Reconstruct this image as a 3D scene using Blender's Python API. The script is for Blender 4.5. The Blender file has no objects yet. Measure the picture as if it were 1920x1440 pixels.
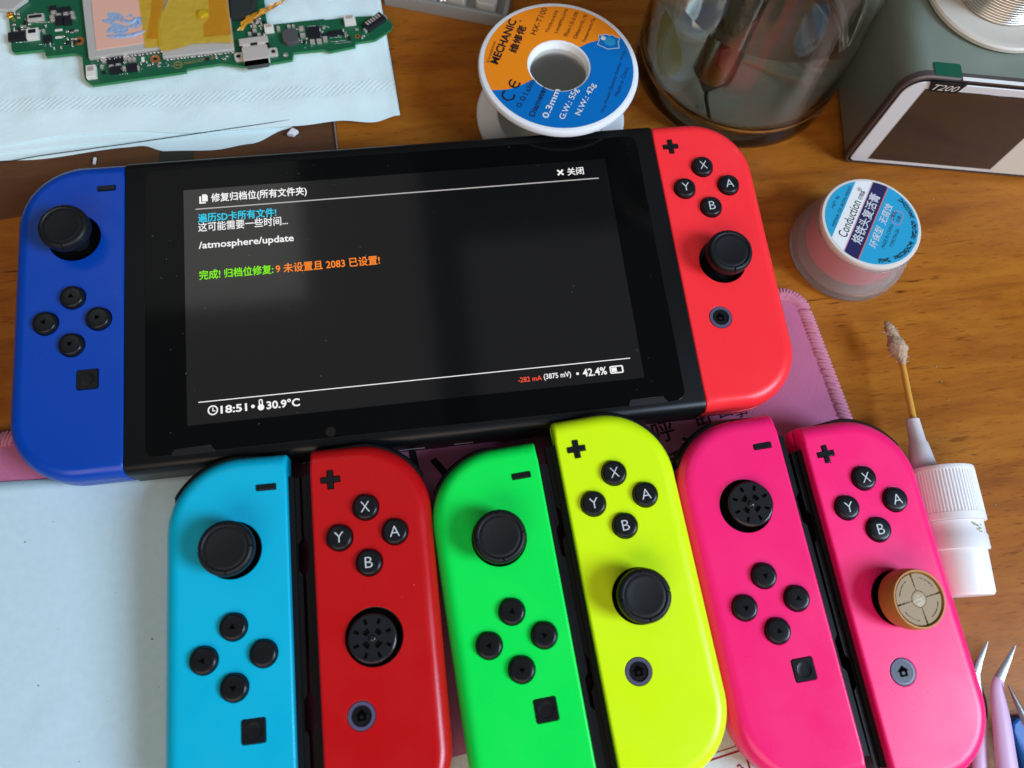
import bpy, bmesh, math, random
from mathutils import Vector, Matrix
from mathutils.geometry import delaunay_2d_cdt
random.seed(7)
S = 0.001            # everything below is written in millimetres
sc = bpy.context.scene
C = sc.collection

# ------------------------------------------------------------------ camera
cam = bpy.data.objects.new('camera', bpy.data.cameras.new('camera'))
C.objects.link(cam); sc.camera = cam
rx = Vector((0.98924341, -0.13144546, 0.06418378))
ry = Vector((-0.10334148, -0.93854378, -0.32932673))
rz = Vector((0.1035278, 0.31915147, -0.94203203))
cp = Vector((3.0048, -111.3861, 239.1181)) * S
m = Matrix.Identity(4)
for i, (a, b, c) in enumerate(zip(rx, -ry, -rz)):
    m[i][0], m[i][1], m[i][2] = a, b, c
    m[i][3] = cp[i]
cam.matrix_world = m
cam.data.sensor_width = 36
cam.data.lens = 1447.0 / 1920 * 36
cam.data.clip_start = 0.005
cam.data.clip_end = 50
cam.data.dof.use_dof = True
cam.data.dof.focus_distance = 0.243
cam.data.dof.aperture_fstop = 11.0

# ------------------------------------------------------------------ world, lamps, exposure
w = bpy.data.worlds.new('World'); sc.world = w; w.use_nodes = True
bg = w.node_tree.nodes['Background']
bg.inputs[0].default_value = (0.90, 0.92, 0.90, 1); bg.inputs[1].default_value = 0.06


def area(name, loc, target, sx, sy, power, col):
    l = bpy.data.lights.new(name, 'AREA'); l.shape = 'RECTANGLE'; l.size = sx; l.size_y = sy
    l.energy = power; l.color = col
    o = bpy.data.objects.new(name, l); C.objects.link(o); o.location = loc
    o.rotation_euler = (Vector(target) - Vector(loc)).to_track_quat('-Z', 'Y').to_euler()
    return o


area('window_light', (0.97, -0.57, 0.88), (0.03, -0.03, 0), 0.46, 0.56, 22.6, (0.61, 0.77, 1.0))
area('room_bounce', (-0.45, -1.95, 1.75), (0, 0, 0), 2.4, 1.3, 34.0, (1.0, 0.79, 0.67))
# added overhead lamps; the screen mirrors them, their gap as a dark band
area('screen_haze_left', (-0.52, 0.47, 1.9), (-0.52, 0.47, 0), 1.09, 1.30, 0.95, (1.0, 0.97, 0.92))
area('screen_haze_right', (0.58, 0.26, 1.9), (0.58, 0.26, 0), 0.90, 1.10, 0.50, (1.0, 0.97, 0.95))
area('screen_haze_far', (-0.72, 0.92, 1.88), (-0.72, 0.92, 0), 0.80, 0.50, 0.95, (1.0, 0.98, 0.94))
sc.view_settings.view_transform = 'Standard'
sc.view_settings.look = 'None'
sc.view_settings.exposure = 0.1
sc.view_settings.gamma = 1.0
sc.cycles.use_denoising = True


# ------------------------------------------------------------------ materials
def lin(c):
    return tuple((v / 255 / 12.92) if v / 255 <= 0.04045 else ((v / 255 + 0.055) / 1.055) ** 2.4 for v in c)


def mat(name, col, rough=0.5, metal=0.0, spec=0.5, trans=0.0, ior=1.45, bump=None, coat=0.0, emit=None, es=1.0, alpha=1.0,
        vary=0.0, sss=0.0):
    """col: linear base colour; bump=(scale per mm, strength, distance mm)"""
    mt = bpy.data.materials.new(name); mt.use_nodes = True
    nt = mt.node_tree; b = nt.nodes['Principled BSDF']
    I = b.inputs
    I['Base Color'].default_value = (*col, 1); I['Roughness'].default_value = rough; I['Metallic'].default_value = metal
    I['Specular IOR Level'].default_value = spec; I['Transmission Weight'].default_value = trans; I['IOR'].default_value = ior
    I['Coat Weight'].default_value = coat; I['Alpha'].default_value = alpha
    if sss:
        I['Subsurface Weight'].default_value = sss; I['Subsurface Radius'].default_value = (0.004, 0.0042, 0.0042)
        I['Subsurface Scale'].default_value = 1.0
    if emit:
        I['Emission Color'].default_value = (*emit, 1); I['Emission Strength'].default_value = es
    if bump or vary:
        tc = nt.nodes.new('ShaderNodeTexCoord')
    if bump:
        n = nt.nodes.new('ShaderNodeTexNoise'); n.inputs['Scale'].default_value = bump[0] * 1000; n.inputs['Detail'].default_value = 3
        nt.links.new(tc.outputs['Object'], n.inputs['Vector'])
        bp = nt.nodes.new('ShaderNodeBump'); bp.inputs['Strength'].default_value = bump[1]; bp.inputs['Distance'].default_value = bump[2] * S
        nt.links.new(n.outputs['Fac'], bp.inputs['Height']); nt.links.new(bp.outputs[0], I['Normal'])
    if vary:   # worn patches: roughness drifts over the surface
        n = nt.nodes.new('ShaderNodeTexNoise'); n.inputs['Scale'].default_value = 60; n.inputs['Detail'].default_value = 5
        nt.links.new(tc.outputs['Object'], n.inputs['Vector'])
        r = nt.nodes.new('ShaderNodeMapRange'); r.inputs[1].default_value = .3; r.inputs[2].default_value = .7
        r.inputs[3].default_value = max(0.02, rough - vary); r.inputs[4].default_value = rough + vary
        nt.links.new(n.outputs['Fac'], r.inputs[0]); nt.links.new(r.outputs[0], I['Roughness'])
    return mt


def shellmat(name, col, rough=0.31):
    """matt moulded plastic with a fine spark-eroded grain, faint rubbed patches and a few scuffs"""
    mt = mat(name, col, rough, spec=0.42, bump=(2.6, 0.20, 0.05), vary=0.07)
    nt = mt.node_tree; b = nt.nodes['Principled BSDF']
    tc = nt.nodes.new('ShaderNodeTexCoord')
    n = nt.nodes.new('ShaderNodeTexNoise'); n.inputs['Scale'].default_value = 45; n.inputs['Detail'].default_value = 6
    nt.links.new(tc.outputs['Object'], n.inputs['Vector'])
    mx = nt.nodes.new('ShaderNodeMix'); mx.data_type = 'RGBA'
    mx.inputs[6].default_value = (*[c * 0.93 for c in col], 1); mx.inputs[7].default_value = (*[min(1, c * 1.04) for c in col], 1)
    nt.links.new(n.outputs['Fac'], mx.inputs[0])
    n2 = nt.nodes.new('ShaderNodeTexNoise'); n2.inputs['Scale'].default_value = 620; n2.inputs['Detail'].default_value = 1
    nt.links.new(tc.outputs['Object'], n2.inputs['Vector'])
    th = nt.nodes.new('ShaderNodeMapRange'); th.inputs[1].default_value = .80; th.inputs[2].default_value = .86; th.inputs[4].default_value = .45
    nt.links.new(n2.outputs['Fac'], th.inputs[0])
    m2 = nt.nodes.new('ShaderNodeMix'); m2.data_type = 'RGBA'; m2.inputs[7].default_value = (.75, .74, .72, 1)
    nt.links.new(th.outputs[0], m2.inputs[0]); nt.links.new(mx.outputs[2], m2.inputs[6]); nt.links.new(m2.outputs[2], b.inputs['Base Color'])
    return mt


M = {}
M['blue'] = shellmat('blue_plastic', (0.0, 0.052, 0.38))
M['coral'] = shellmat('coral_plastic', (1.0, 0.030, 0.040))
M['cyan'] = shellmat('cyan_plastic', (0.0, 0.455, 0.66))
M['red'] = shellmat('red_plastic', (0.51, 0.004, 0.006), 0.27)
M['green'] = shellmat('green_plastic', (0.0, 0.84, 0.085))
M['yellow'] = shellmat('yellow_plastic', (0.68, 1.0, 0.004))
M['pink'] = shellmat('pink_plastic', (1.0, 0.015, 0.175))
M['black'] = mat('black_plastic', (0.004, 0.0048, 0.0055), 0.38, spec=0.3, bump=(3, 0.05, 0.03))
M['button'] = mat('black_button', (0.0075, 0.0085, 0.0098), 0.28, spec=0.32, vary=.06)
M['rubber'] = mat('black_rubber', (0.006, 0.0078, 0.009), 0.48, spec=0.35, bump=(2.5, 0.15, 0.04))
M['socket'] = mat('black_socket', (0.002, 0.002, 0.0023), 0.35, spec=0.25)
M['stickdisc'] = mat('glossy_black_disc', (0.011, 0.013, 0.015), 0.22, spec=0.5, bump=(.5, .08, .1))
M['letter'] = mat('white_print', (0.62, 0.66, 0.68), 0.5)
M['glossdark'] = mat('black_mark', (0.0006, 0.0006, 0.0006), 0.8, spec=0.05)
M['homering'] = mat('grey_violet_ring', (0.09, 0.085, 0.15), 0.3)
M['homegrey'] = mat('slate_button', (0.045, 0.058, 0.075), 0.4)
M['brown'] = mat('amber_rubber', (0.46, 0.20, 0.035), 0.45, spec=.35, bump=(.8, .2, .05))
M['tan'] = mat('tan_rubber', (0.30, 0.205, 0.095), 0.55, bump=(1.6, .3, .08))
M['tanrough'] = mat('worn_tan_rubber', (0.38, 0.29, 0.17), 0.4, bump=(1.3, .9, .3))
M['tablet'] = mat('console_black', (0.0035, 0.0042, 0.0046), 0.36, spec=.3, bump=(3.5, .06, .03))
M['glass'] = mat('front_glass', (0.002, 0.0025, 0.0025), 0.08, spec=0.11, vary=.03)
M['lcd'] = mat('lit_display', (0.002, 0.002, 0.002), 0.09, spec=0.68, emit=(0.0016, 0.0019, 0.0030), es=1.0)


def glow(name, col, s=1.0):
    return mat(name, (0.0, 0.0, 0.0), 0.3, spec=0.2, emit=col, es=s)


M['e_white'] = glow('lit_white', (0.86, 0.86, 0.86))
M['e_cyan'] = glow('lit_cyan', (0.03, 0.58, 0.80))
M['e_green'] = glow('lit_green', (0.22, 0.85, 0.01))
M['e_orange'] = glow('lit_orange', (0.95, 0.24, 0.025))
M['e_red'] = glow('lit_red', (0.85, 0.09, 0.045))
M['e_grey'] = glow('lit_grey', (0.45, 0.43, 0.43))
M['white_label'] = mat('white_label', (0.6, 0.6, 0.58), 0.5)
M['dust'] = mat('pale_dust', (0.32, 0.32, 0.30), 0.8)


def ramp(nt, fac, stops):
    r = nt.nodes.new('ShaderNodeValToRGB')
    e = r.color_ramp.elements
    e[0].position, e[0].color = stops[0][0], (*stops[0][1], 1)
    e[1].position, e[1].color = stops[-1][0], (*stops[-1][1], 1)
    for p, c in stops[1:-1]:
        x = e.new(p); x.color = (*c, 1)
    nt.links.new(fac, r.inputs[0])
    return r.outputs[0]


def noise(nt, vec, scale, detail=4, rough=.5, dist=0.0):
    n = nt.nodes.new('ShaderNodeTexNoise')
    n.inputs['Scale'].default_value = scale; n.inputs['Detail'].default_value = detail
    n.inputs['Roughness'].default_value = rough; n.inputs['Distortion'].default_value = dist
    nt.links.new(vec, n.inputs['Vector'])
    return n.outputs['Fac']


def mapping(nt, sc_=(1, 1, 1), rot=0.0):
    tc = nt.nodes.new('ShaderNodeTexCoord'); mp = nt.nodes.new('ShaderNodeMapping')
    mp.inputs['Scale'].default_value = sc_; mp.inputs['Rotation'].default_value = (0, 0, rot)
    nt.links.new(tc.outputs['Object'], mp.inputs['Vector'])
    return mp.outputs[0]


def mul(nt, a, b, f=1.0):
    x = nt.nodes.new('ShaderNodeMix'); x.data_type = 'RGBA'; x.blend_type = 'MULTIPLY'; x.inputs[0].default_value = f
    nt.links.new(a, x.inputs[6]); nt.links.new(b, x.inputs[7])
    return x.outputs[2]


def wood():
    mt = mat('varnished_wood', (.3, .1, .02), 0.36, spec=.22)
    nt = mt.node_tree; b = nt.nodes['Principled BSDF']
    v = mapping(nt, (1, 5.5, 1), math.radians(-4))
    g = noise(nt, v, 16, 8, .6, 1.2)
    base = ramp(nt, g, [(.28, (.22, .064, .007)), (.5, (.325, .109, .011)), (.72, (.40, .154, .015))])
    v2 = mapping(nt, (1, 9, 1), math.radians(-4))
    p = noise(nt, v2, 85, 3, .55, .3)
    pores = ramp(nt, p, [(.30, (.34, .25, .2)), (.40, (1, 1, 1))])
    v4 = mapping(nt, (1, 7, 1), math.radians(-7))
    fine = ramp(nt, noise(nt, v4, 210, 2, .6), [(.30, (.62, .52, .45)), (.42, (1, 1, 1))])
    base = mul(nt, base, fine, .8)
    v3 = mapping(nt, (1, 3, 1), math.radians(-6))
    big = ramp(nt, noise(nt, v3, 5.5, 3), [(.3, (.88, .82, .80)), (.65, (1.06, 1.06, 1.06))])
    # pores gather in some bands of the board only
    band = noise(nt, v3, 9, 2)
    bf = nt.nodes.new('ShaderNodeMapRange'); bf.inputs[1].default_value = .42; bf.inputs[2].default_value = .62
    nt.links.new(band, bf.inputs[0])
    pm = nt.nodes.new('ShaderNodeMix'); pm.data_type = 'RGBA'; pm.inputs[6].default_value = (1, 1, 1, 1)
    nt.links.new(bf.outputs[0], pm.inputs[0]); nt.links.new(pores, pm.inputs[7])
    nt.links.new(mul(nt, mul(nt, base, pm.outputs[2]), big), b.inputs['Base Color'])
    bp = nt.nodes.new('ShaderNodeBump'); bp.inputs['Strength'].default_value = .25; bp.inputs['Distance'].default_value = .0001
    nt.links.new(p, bp.inputs['Height']); nt.links.new(bp.outputs[0], b.inputs['Normal'])
    rr = nt.nodes.new('ShaderNodeMapRange'); rr.inputs[3].default_value = .26; rr.inputs[4].default_value = .5
    nt.links.new(noise(nt, mapping(nt), 22, 5), rr.inputs[0]); nt.links.new(rr.outputs[0], b.inputs['Roughness'])
    return mt


M['wood'] = wood()


def fabric(name, col):
    mt = mat(name, col, .85, spec=.2)
    nt = mt.node_tree; b = nt.nodes['Principled BSDF']
    v = mapping(nt, (1, 3.5, 1), math.radians(38))
    n = noise(nt, v, 1500, 1)
    bp = nt.nodes.new('ShaderNodeBump'); bp.inputs['Strength'].default_value = .8; bp.inputs['Distance'].default_value = .0002
    nt.links.new(n, bp.inputs['Height']); nt.links.new(bp.outputs[0], b.inputs['Normal'])
    c = ramp(nt, n, [(.3, tuple(x * .88 for x in col)), (.6, col)])
    c2 = ramp(nt, noise(nt, mapping(nt), 30, 4), [(.3, (.9, .9, .9)), (.7, (1.05, 1.05, 1.05))])
    nt.links.new(mul(nt, c, c2), b.inputs['Base Color'])
    return mt


M['mat'] = fabric('mauve_fabric', (0.48, 0.148, 0.265))
M['matwhite'] = fabric('white_fabric', (0.66, 0.68, 0.70))
M['yarn'] = mat('mauve_yarn', (0.52, 0.20, 0.28), .7, spec=.25, bump=(2.2, .5, .2))
M['ink'] = mat('black_ink', (0.012, 0.010, 0.012), .8, spec=.2)
M['redink'] = mat('red_ink', (0.30, 0.02, 0.03), .8, spec=.2)


def papermat():
    mt = mat('white_paper', (.70, .72, .74), .8, spec=.2)
    nt = mt.node_tree; b = nt.nodes['Principled BSDF']
    n = noise(nt, mapping(nt), 420, 5)
    c = ramp(nt, n, [(.3, (.505, .695, .75)), (.7, (.54, .735, .79))])
    sp = ramp(nt, noise(nt, mapping(nt), 620, 1, .4), [(.18, (.35, .33, .3)), (.20, (1, 1, 1))])
    nt.links.new(mul(nt, c, sp), b.inputs['Base Color'])
    bp = nt.nodes.new('ShaderNodeBump'); bp.inputs['Strength'].default_value = .3; bp.inputs['Distance'].default_value = .0003
    nt.links.new(noise(nt, mapping(nt), 38, 3), bp.inputs['Height']); nt.links.new(bp.outputs[0], b.inputs['Normal'])
    return mt


M['paper'] = papermat()


def tissuemat():
    mt = mat('white_tissue', (.715, .89, .89), .95, spec=.1)
    nt = mt.node_tree; b = nt.nodes['Principled BSDF']
    n = noise(nt, mapping(nt), 900, 3)
    # embossed strip of small dots along the hem: mask by distance to y = 90 mm
    tc = nt.nodes.new('ShaderNodeTexCoord'); sx = nt.nodes.new('ShaderNodeSeparateXYZ'); nt.links.new(tc.outputs['Object'], sx.inputs[0])

    def mth(op, a, b_=None):
        k = nt.nodes.new('ShaderNodeMath'); k.operation = op
        for i, q in enumerate((a, b_)):
            if q is None: continue
            if isinstance(q, (int, float)): k.inputs[i].default_value = q
            else: nt.links.new(q, k.inputs[i])
        return k.outputs[0]
    d = mth('MULTIPLY', mth('SINE', mth('MULTIPLY', sx.outputs['X'], 3000)), mth('SINE', mth('MULTIPLY', sx.outputs['Y'], 3000)))
    bend = mth('MULTIPLY', mth('SINE', mth('MULTIPLY', sx.outputs['X'], 30)), .0012)
    dy = mth('ABSOLUTE', mth('SUBTRACT', mth('SUBTRACT', sx.outputs['Y'], .0905), bend))
    k = mth('LESS_THAN', dy, .0026)
    h = mth('ADD', mth('MULTIPLY', mth('MULTIPLY', d, k), .27), mth('MULTIPLY', n, .35))
    bp = nt.nodes.new('ShaderNodeBump'); bp.inputs['Strength'].default_value = .8; bp.inputs['Distance'].default_value = .00035
    nt.links.new(h, bp.inputs['Height']); nt.links.new(bp.outputs[0], b.inputs['Normal'])
    return mt


M['tissue'] = tissuemat()
M['film'] = mat('clear_film', (0.075, 0.05, 0.042), .16, spec=.35, alpha=0.50)
M['pcb'] = mat('green_board', (0.008, 0.105, 0.045), .35, spec=.5, bump=(.7, .25, .1))
M['pcbedge'] = mat('green_board_edge', (0.02, 0.20, 0.06), .5)
M['chip'] = mat('black_chip', (0.010, 0.012, 0.016), .4)
M['ceramic'] = mat('beige_component', (0.42, 0.36, 0.29), .45)
M['solder'] = mat('bright_solder', (0.85, 0.85, 0.82), .22, metal=.8)
M['plug'] = mat('cream_connector', (0.72, 0.72, 0.64), .5)
M['shield'] = mat('tin_shield', (0.60, 0.59, 0.54), .45, metal=.35, bump=(.4, .2, .1))
M['pad'] = mat('salmon_pad', (0.73, 0.42, 0.31), .7)
M['paste'] = mat('blue_grey_paste', (0.30, 0.42, 0.60), .35, bump=(.9, .9, .5))
M['kapton'] = mat('amber_tape', (0.66, 0.43, 0.012), .16, spec=.5, alpha=.72, vary=.05, bump=(.28, .7, .7))
M['kapton2'] = mat('orange_tape', (0.66, 0.26, 0.010), .18, spec=.5, alpha=.55, bump=(.3, .7, .6))
M['copper'] = mat('copper_ring', (0.55, 0.22, 0.06), .35, metal=.6)
M['gold'] = mat('gold_contact', (0.85, 0.55, 0.12), .3, metal=1)
M['usb'] = mat('nickel_shell', (0.76, 0.71, 0.62), .36, metal=.45)
M['goldink'] = mat('tan_ink', (0.33, 0.22, 0.07), .5)
M['reelwhite'] = mat('white_plastic', (0.80, 0.86, 0.88), .38, sss=.55)
M['reelorange'] = mat('orange_paper', (0.80, 0.235, 0.008), .38, spec=.4)
M['reelblue'] = mat('blue_paper', (0.0, 0.145, 0.46), .38, spec=.4)
M['navy'] = mat('navy_ink', (0.006, 0.03, 0.10), .5)
M['badgeblue'] = mat('pale_blue_ink', (0.02, 0.27, 0.52), .45)
M['wire'] = mat('solder_wire', (0.62, 0.60, 0.54), .28, metal=1)
M['reelcream'] = mat('cream_plastic', (0.58, 0.55, 0.47), .5, bump=(.12, .25, .5))
M['clear'] = mat('clear_glass', (0.97, 0.99, 0.965), .015, trans=1.0, ior=1.30, coat=.25)
M['liquid'] = mat('clear_liquid', (0.97, 0.985, 0.92), .0, trans=1.0, ior=1.24)
M['steel'] = mat('dull_steel', (0.42, 0.40, 0.34), .28, metal=1, vary=.08)
M['case'] = mat('grey_anodised_metal', (0.22, 0.27, 0.225), .42, metal=.25, bump=(4, .08, .02))
M['rim'] = mat('brown_grey_rim', (0.105, 0.085, 0.082), .4, metal=.3)
M['gap'] = mat('black_gap', (.004, .004, .004), .6)
M['panelwhite'] = mat('grey_white_panel', (0.66, 0.69, 0.68), .35)
M['panelcream'] = mat('cream_panel', (0.68, 0.66, 0.56), .4)
M['panelscreen'] = mat('smoked_screen', (0.026, 0.020, 0.016), .08, spec=.7, coat=.5)
M['tab'] = mat('green_tab', (0.0, 0.085, 0.045), .45)
M['frost'] = mat('frosted_plastic', (0.90, 0.93, 0.95), .23, trans=.89, ior=1.18, spec=.4)
M['pot'] = mat('pot_red_bounce', (0.82, 0.16, 0.17), .4)  # red is colour bounced from the coral controller, painted onto the pot
M['lidblue'] = mat('sky_blue_paper', (0.02, 0.33, 0.56), .35)
M['lidwhite'] = mat('white_paper_print', (0.74, 0.78, 0.76), .4)
M['lidnavy'] = mat('navy_paper', (0.018, 0.018, 0.085), .4)
M['lidrim'] = mat('cream_rim', (0.66, 0.64, 0.58), .35)
M['whiteplastic'] = mat('milky_plastic', (0.84, 0.85, 0.86), .35, sss=.25)
M['nozzle'] = mat('grey_white_nozzle', (0.66, 0.63, 0.65), .4, sss=.1)
M['ambertube'] = mat('amber_tube', (0.62, 0.33, 0.055), .25, spec=.5)
M['cotton'] = mat('soiled_cotton', (0.50, 0.36, 0.25), .95, spec=.1, bump=(1.4, 1.0, .5))
M['lavender'] = mat('lavender_paint', (0.60, 0.40, 0.60), .4, bump=(1.5, .25, .06))
M['tip'] = mat('polished_steel', (0.34, 0.33, 0.31), .38, metal=1)
M['bluegrip'] = mat('blue_grip', (0.0, 0.105, 0.42), .4)
M['traygrey'] = mat('grey_clear_tray', (0.30, 0.31, 0.29), .22, spec=.6, alpha=.85)
M['scrap'] = mat('white_scrap', (.78, .8, .82), .6)
M['greenstrip'] = mat('dark_green_strip', (0.0, 0.06, 0.02), .5)
M['darkwire'] = mat('dark_wire', (0.03, 0.02, 0.015), .5)
M['whitefuzz'] = mat('white_fuzz', (.6, .5, .45), .95)


# ------------------------------------------------------------------ mesh building
class MB:
    def __init__(s):
        s.v, s.f, s.m, s.sm = [], [], [], []

    def add(s, verts, faces, mi=0, smooth=True, T=None):
        o = len(s.v)
        for p in verts:
            p = Vector(p)
            s.v.append(T @ p if T else p)
        for f in faces:
            s.f.append([i + o for i in f]); s.m.append(mi); s.sm.append(smooth)
        return s

    def loft(s, rings, mi=0, cap0=True, cap1=True, smooth=True, T=None, closed=True):
        n = len(rings[0]); vs = [p for r in rings for p in r]; fs = []
        for k in range(len(rings) - 1):
            for i in range(n if closed else n - 1):
                j = (i + 1) % n
                fs.append([k * n + i, k * n + j, (k + 1) * n + j, (k + 1) * n + i])
        s.add(vs, fs, mi, smooth, T)
        o = len(s.v) - len(vs)
        if cap0: s.f.append([o + i for i in range(n)][::-1]); s.m.append(mi); s.sm.append(False)
        if cap1: s.f.append([o + (len(rings) - 1) * n + i for i in range(n)]); s.m.append(mi); s.sm.append(False)
        return s

    def lathe(s, prof, n=48, c=(0, 0), mi=0, T=None, cap0=True, cap1=True):
        rings = [[(c[0] + r * math.cos(2 * math.pi * i / n), c[1] + r * math.sin(2 * math.pi * i / n), z) for i in range(n)] for r, z in prof]
        return s.loft(rings, mi, cap0, cap1, True, T)

    def prism(s, poly, z0, z1, mi=0, bev=0.0, T=None, smooth=True):
        """extruded polygon; bev rounds the upper edge"""
        if bev:
            rings = [[(*p, z0) for p in poly], [(*p, z1 - bev) for p in poly]]
            for a in (45, 90):
                a = math.radians(a)
                rings.append([(*p, z1 - bev + bev * math.sin(a)) for p in inset(poly, bev * (1 - math.cos(a)))])
        else:
            rings = [[(*p, z0) for p in poly], [(*p, z1) for p in poly]]
        return s.loft(rings, mi, True, True, smooth, T)

    def box(s, x0, x1, y0, y1, z0, z1, mi=0, r=0.0, bev=0.0, T=None):
        return s.prism(rrect(x0, x1, y0, y1, r), z0, z1, mi, bev, T)

    def tube(s, pts, rad, n=10, mi=0, flat=1.0, T=None, up=(0, 0, 1)):
        pts = [Vector(p) for p in pts]
        if not isinstance(rad, (list, tuple)): rad = [rad] * len(pts)
        rings = []
        for i, p in enumerate(pts):
            d = (pts[min(i + 1, len(pts) - 1)] - pts[max(i - 1, 0)]).normalized()
            u = Vector(up)
            if abs(d.dot(u)) > .95: u = Vector((1, 0, 0))
            a = d.cross(u).normalized(); b = a.cross(d).normalized()
            rings.append([p + a * (rad[i] * math.cos(2 * math.pi * k / n)) + b * (rad[i] * flat * math.sin(2 * math.pi * k / n)) for k in range(n)])
        return s.loft(rings, mi, True, True, True, T)

    def build(s, name, mats, parent=None, sharp=38, loc=None, rot=None):
        me = bpy.data.meshes.new(name)
        me.from_pydata([tuple(p * S) for p in s.v], [], s.f)
        for mt in (mats if isinstance(mats, (list, tuple)) else [mats]): me.materials.append(mt)
        me.polygons.foreach_set('material_index', s.m); me.polygons.foreach_set('use_smooth', s.sm)
        bm = bmesh.new(); bm.from_mesh(me)
        bmesh.ops.recalc_face_normals(bm, faces=bm.faces); bm.to_mesh(me); bm.free()
        me.set_sharp_from_angle(angle=math.radians(sharp))
        me.polygons.foreach_set('use_smooth', s.sm)
        me.update()
        o = bpy.data.objects.new(name, me); C.objects.link(o)
        if parent: o.parent = parent
        if loc: o.location = Vector(loc) * S
        if rot: o.rotation_euler = rot
        return o


def inset(poly, d):
    """move each corner of a counter-clockwise polygon inwards by d"""
    n = len(poly); out = []
    for i in range(n):
        a, b, c = Vector(poly[i - 1]), Vector(poly[i]), Vector(poly[(i + 1) % n])
        e1, e2 = (b - a), (c - b)
        if e1.length < 1e-6: e1 = e2
        if e2.length < 1e-6: e2 = e1
        n1 = Vector((-e1.y, e1.x)).normalized(); n2 = Vector((-e2.y, e2.x)).normalized()
        q = (n1 + n2)
        if q.length < 1e-6: q = n1
        q = q.normalized(); k = max(.35, q.dot(n1))
        out.append(tuple(b + q * (d / k)))
    return out


def rrect(x0, x1, y0, y1, r=0.0, n=5):
    if r <= 0: return [(x0, y0), (x1, y0), (x1, y1), (x0, y1)]
    out = []
    for cx, cy, a0 in ((x1 - r, y0 + r, -90), (x1 - r, y1 - r, 0), (x0 + r, y1 - r, 90), (x0 + r, y0 + r, 180)):
        for k in range(n + 1):
            a = math.radians(a0 + 90 * k / n); out.append((cx + r * math.cos(a), cy + r * math.sin(a)))
    return out


def circle(cx, cy, r, n=32):
    return [(cx + r * math.cos(2 * math.pi * i / n), cy + r * math.sin(2 * math.pi * i / n)) for i in range(n)]


def inside(p, poly):
    c = False; n = len(poly); x, y = p
    for i in range(n):
        x1, y1 = poly[i]; x2, y2 = poly[i - 1]
        if (y1 > y) != (y2 > y) and x < (x2 - x1) * (y - y1) / (y2 - y1) + x1: c = not c
    return c


def plate(outer, holes, z):
    """flat face with holes -> verts, tris"""
    vs, es = [], []
    for poly in [outer] + holes:
        o = len(vs); n = len(poly)
        vs += [Vector(p) for p in poly]; es += [(o + i, o + (i + 1) % n) for i in range(n)]
    r = delaunay_2d_cdt(vs, es, [], 0, 1e-5)
    V, F = r[0], r[2]; fs = []
    for f in F:
        c = sum((V[i] for i in f), Vector((0, 0))) / len(f)
        if inside(c, outer) and not any(inside(c, h) for h in holes): fs.append(list(f))
    return [(p[0], p[1], z) for p in V], fs


_tc = {}


def text(body, bold=0.0, shear=0.0):
    """text outline as a flat mesh normalised to its own bounding box -> (verts 0..1, faces, aspect)"""
    key = (body, bold, shear)
    if key in _tc: return _tc[key]
    cu = bpy.data.curves.new('lettering', 'FONT'); cu.body = body; cu.offset = bold; cu.shear = shear; cu.resolution_u = 3
    cu.fill_mode = 'FRONT'
    o = bpy.data.objects.new('lettering', cu); C.objects.link(o)
    dg = bpy.context.evaluated_depsgraph_get()
    me = bpy.data.meshes.new_from_object(o.evaluated_get(dg))
    vs = [(v.co.x, v.co.y) for v in me.vertices]; fs = [list(p.vertices) for p in me.polygons]
    bpy.data.objects.remove(o); bpy.data.curves.remove(cu); bpy.data.meshes.remove(me)
    x0 = min(v[0] for v in vs); x1 = max(v[0] for v in vs); y0 = min(v[1] for v in vs); y1 = max(v[1] for v in vs)
    out = [((x - x0) / (x1 - x0), (y - y0) / (y1 - y0)) for x, y in vs]
    _tc[key] = (out, fs, (x1 - x0) / (y1 - y0))
    return _tc[key]


def put_text(mb, body, x0, x1, y0, y1, z, mi=0, bold=0.0, shear=0.0, T=None):
    if bold > 0 and any(ord(ch) > 0x2e80 for ch in body):      # han characters: double strike instead of outline growth
        for k, (dx, dy) in enumerate(((-1, 0), (1, 0), (0, 1), (0, -1))):
            d = bold * (y1 - y0)
            put_text(mb, body, x0 + dx * d, None if x1 is None else x1 + dx * d, y0 + dy * d, y1 + dy * d, z + k * .004, mi, 0.0, shear, T)
        return mb
    vs, fs, asp = text(body, bold, shear)
    if x1 is None: x1 = x0 + (y1 - y0) * asp
    return mb.add([(x0 + a * (x1 - x0), y0 + b * (y1 - y0), z) for a, b in vs], fs, mi, False, T)


def line_text(mb, body, p0, p1, h, z, mi=0, bold=0.0, up=0.0):
    """text running from p0 to p1 (base line), h high"""
    p0, p1 = Vector(p0), Vector(p1); d = p1 - p0
    T = Matrix.Translation((p0.x, p0.y, z)) @ Matrix.Rotation(math.atan2(d.y, d.x), 4, 'Z')
    return put_text(mb, body, 0, d.length, up, up + h, 0, mi, bold, 0, T)


def tag(o, label=None, cat=None, group=None, kind=None):
    for k, v in (('label', label), ('category', cat), ('group', group), ('kind', kind)):
        if v: o[k] = v
    return o


def thing(name, label, cat, loc=(0, 0, 0), rot=(0, 0, 0), group=None):
    o = bpy.data.objects.new(name, None); o.empty_display_size = .01; C.objects.link(o)
    o.location = Vector(loc) * S; o.rotation_euler = rot
    return tag(o, label, cat, group)


# ------------------------------------------------------------------ the setting: table top
mb = MB(); mb.box(-900, 700, -700, 700, -28, 0)
tag(mb.build('tabletop', M['wood']), kind='structure')

# ------------------------------------------------------------------ desk mat
AM = math.radians(5.2)
MC = Vector((134.5, -6.2))           # its far right corner


def mw(a, b):    # a: along the far edge (negative = left), b: towards the viewer
    return (MC.x + a * math.cos(AM) + b * math.sin(AM), MC.y + a * math.sin(AM) - b * math.cos(AM))


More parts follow.
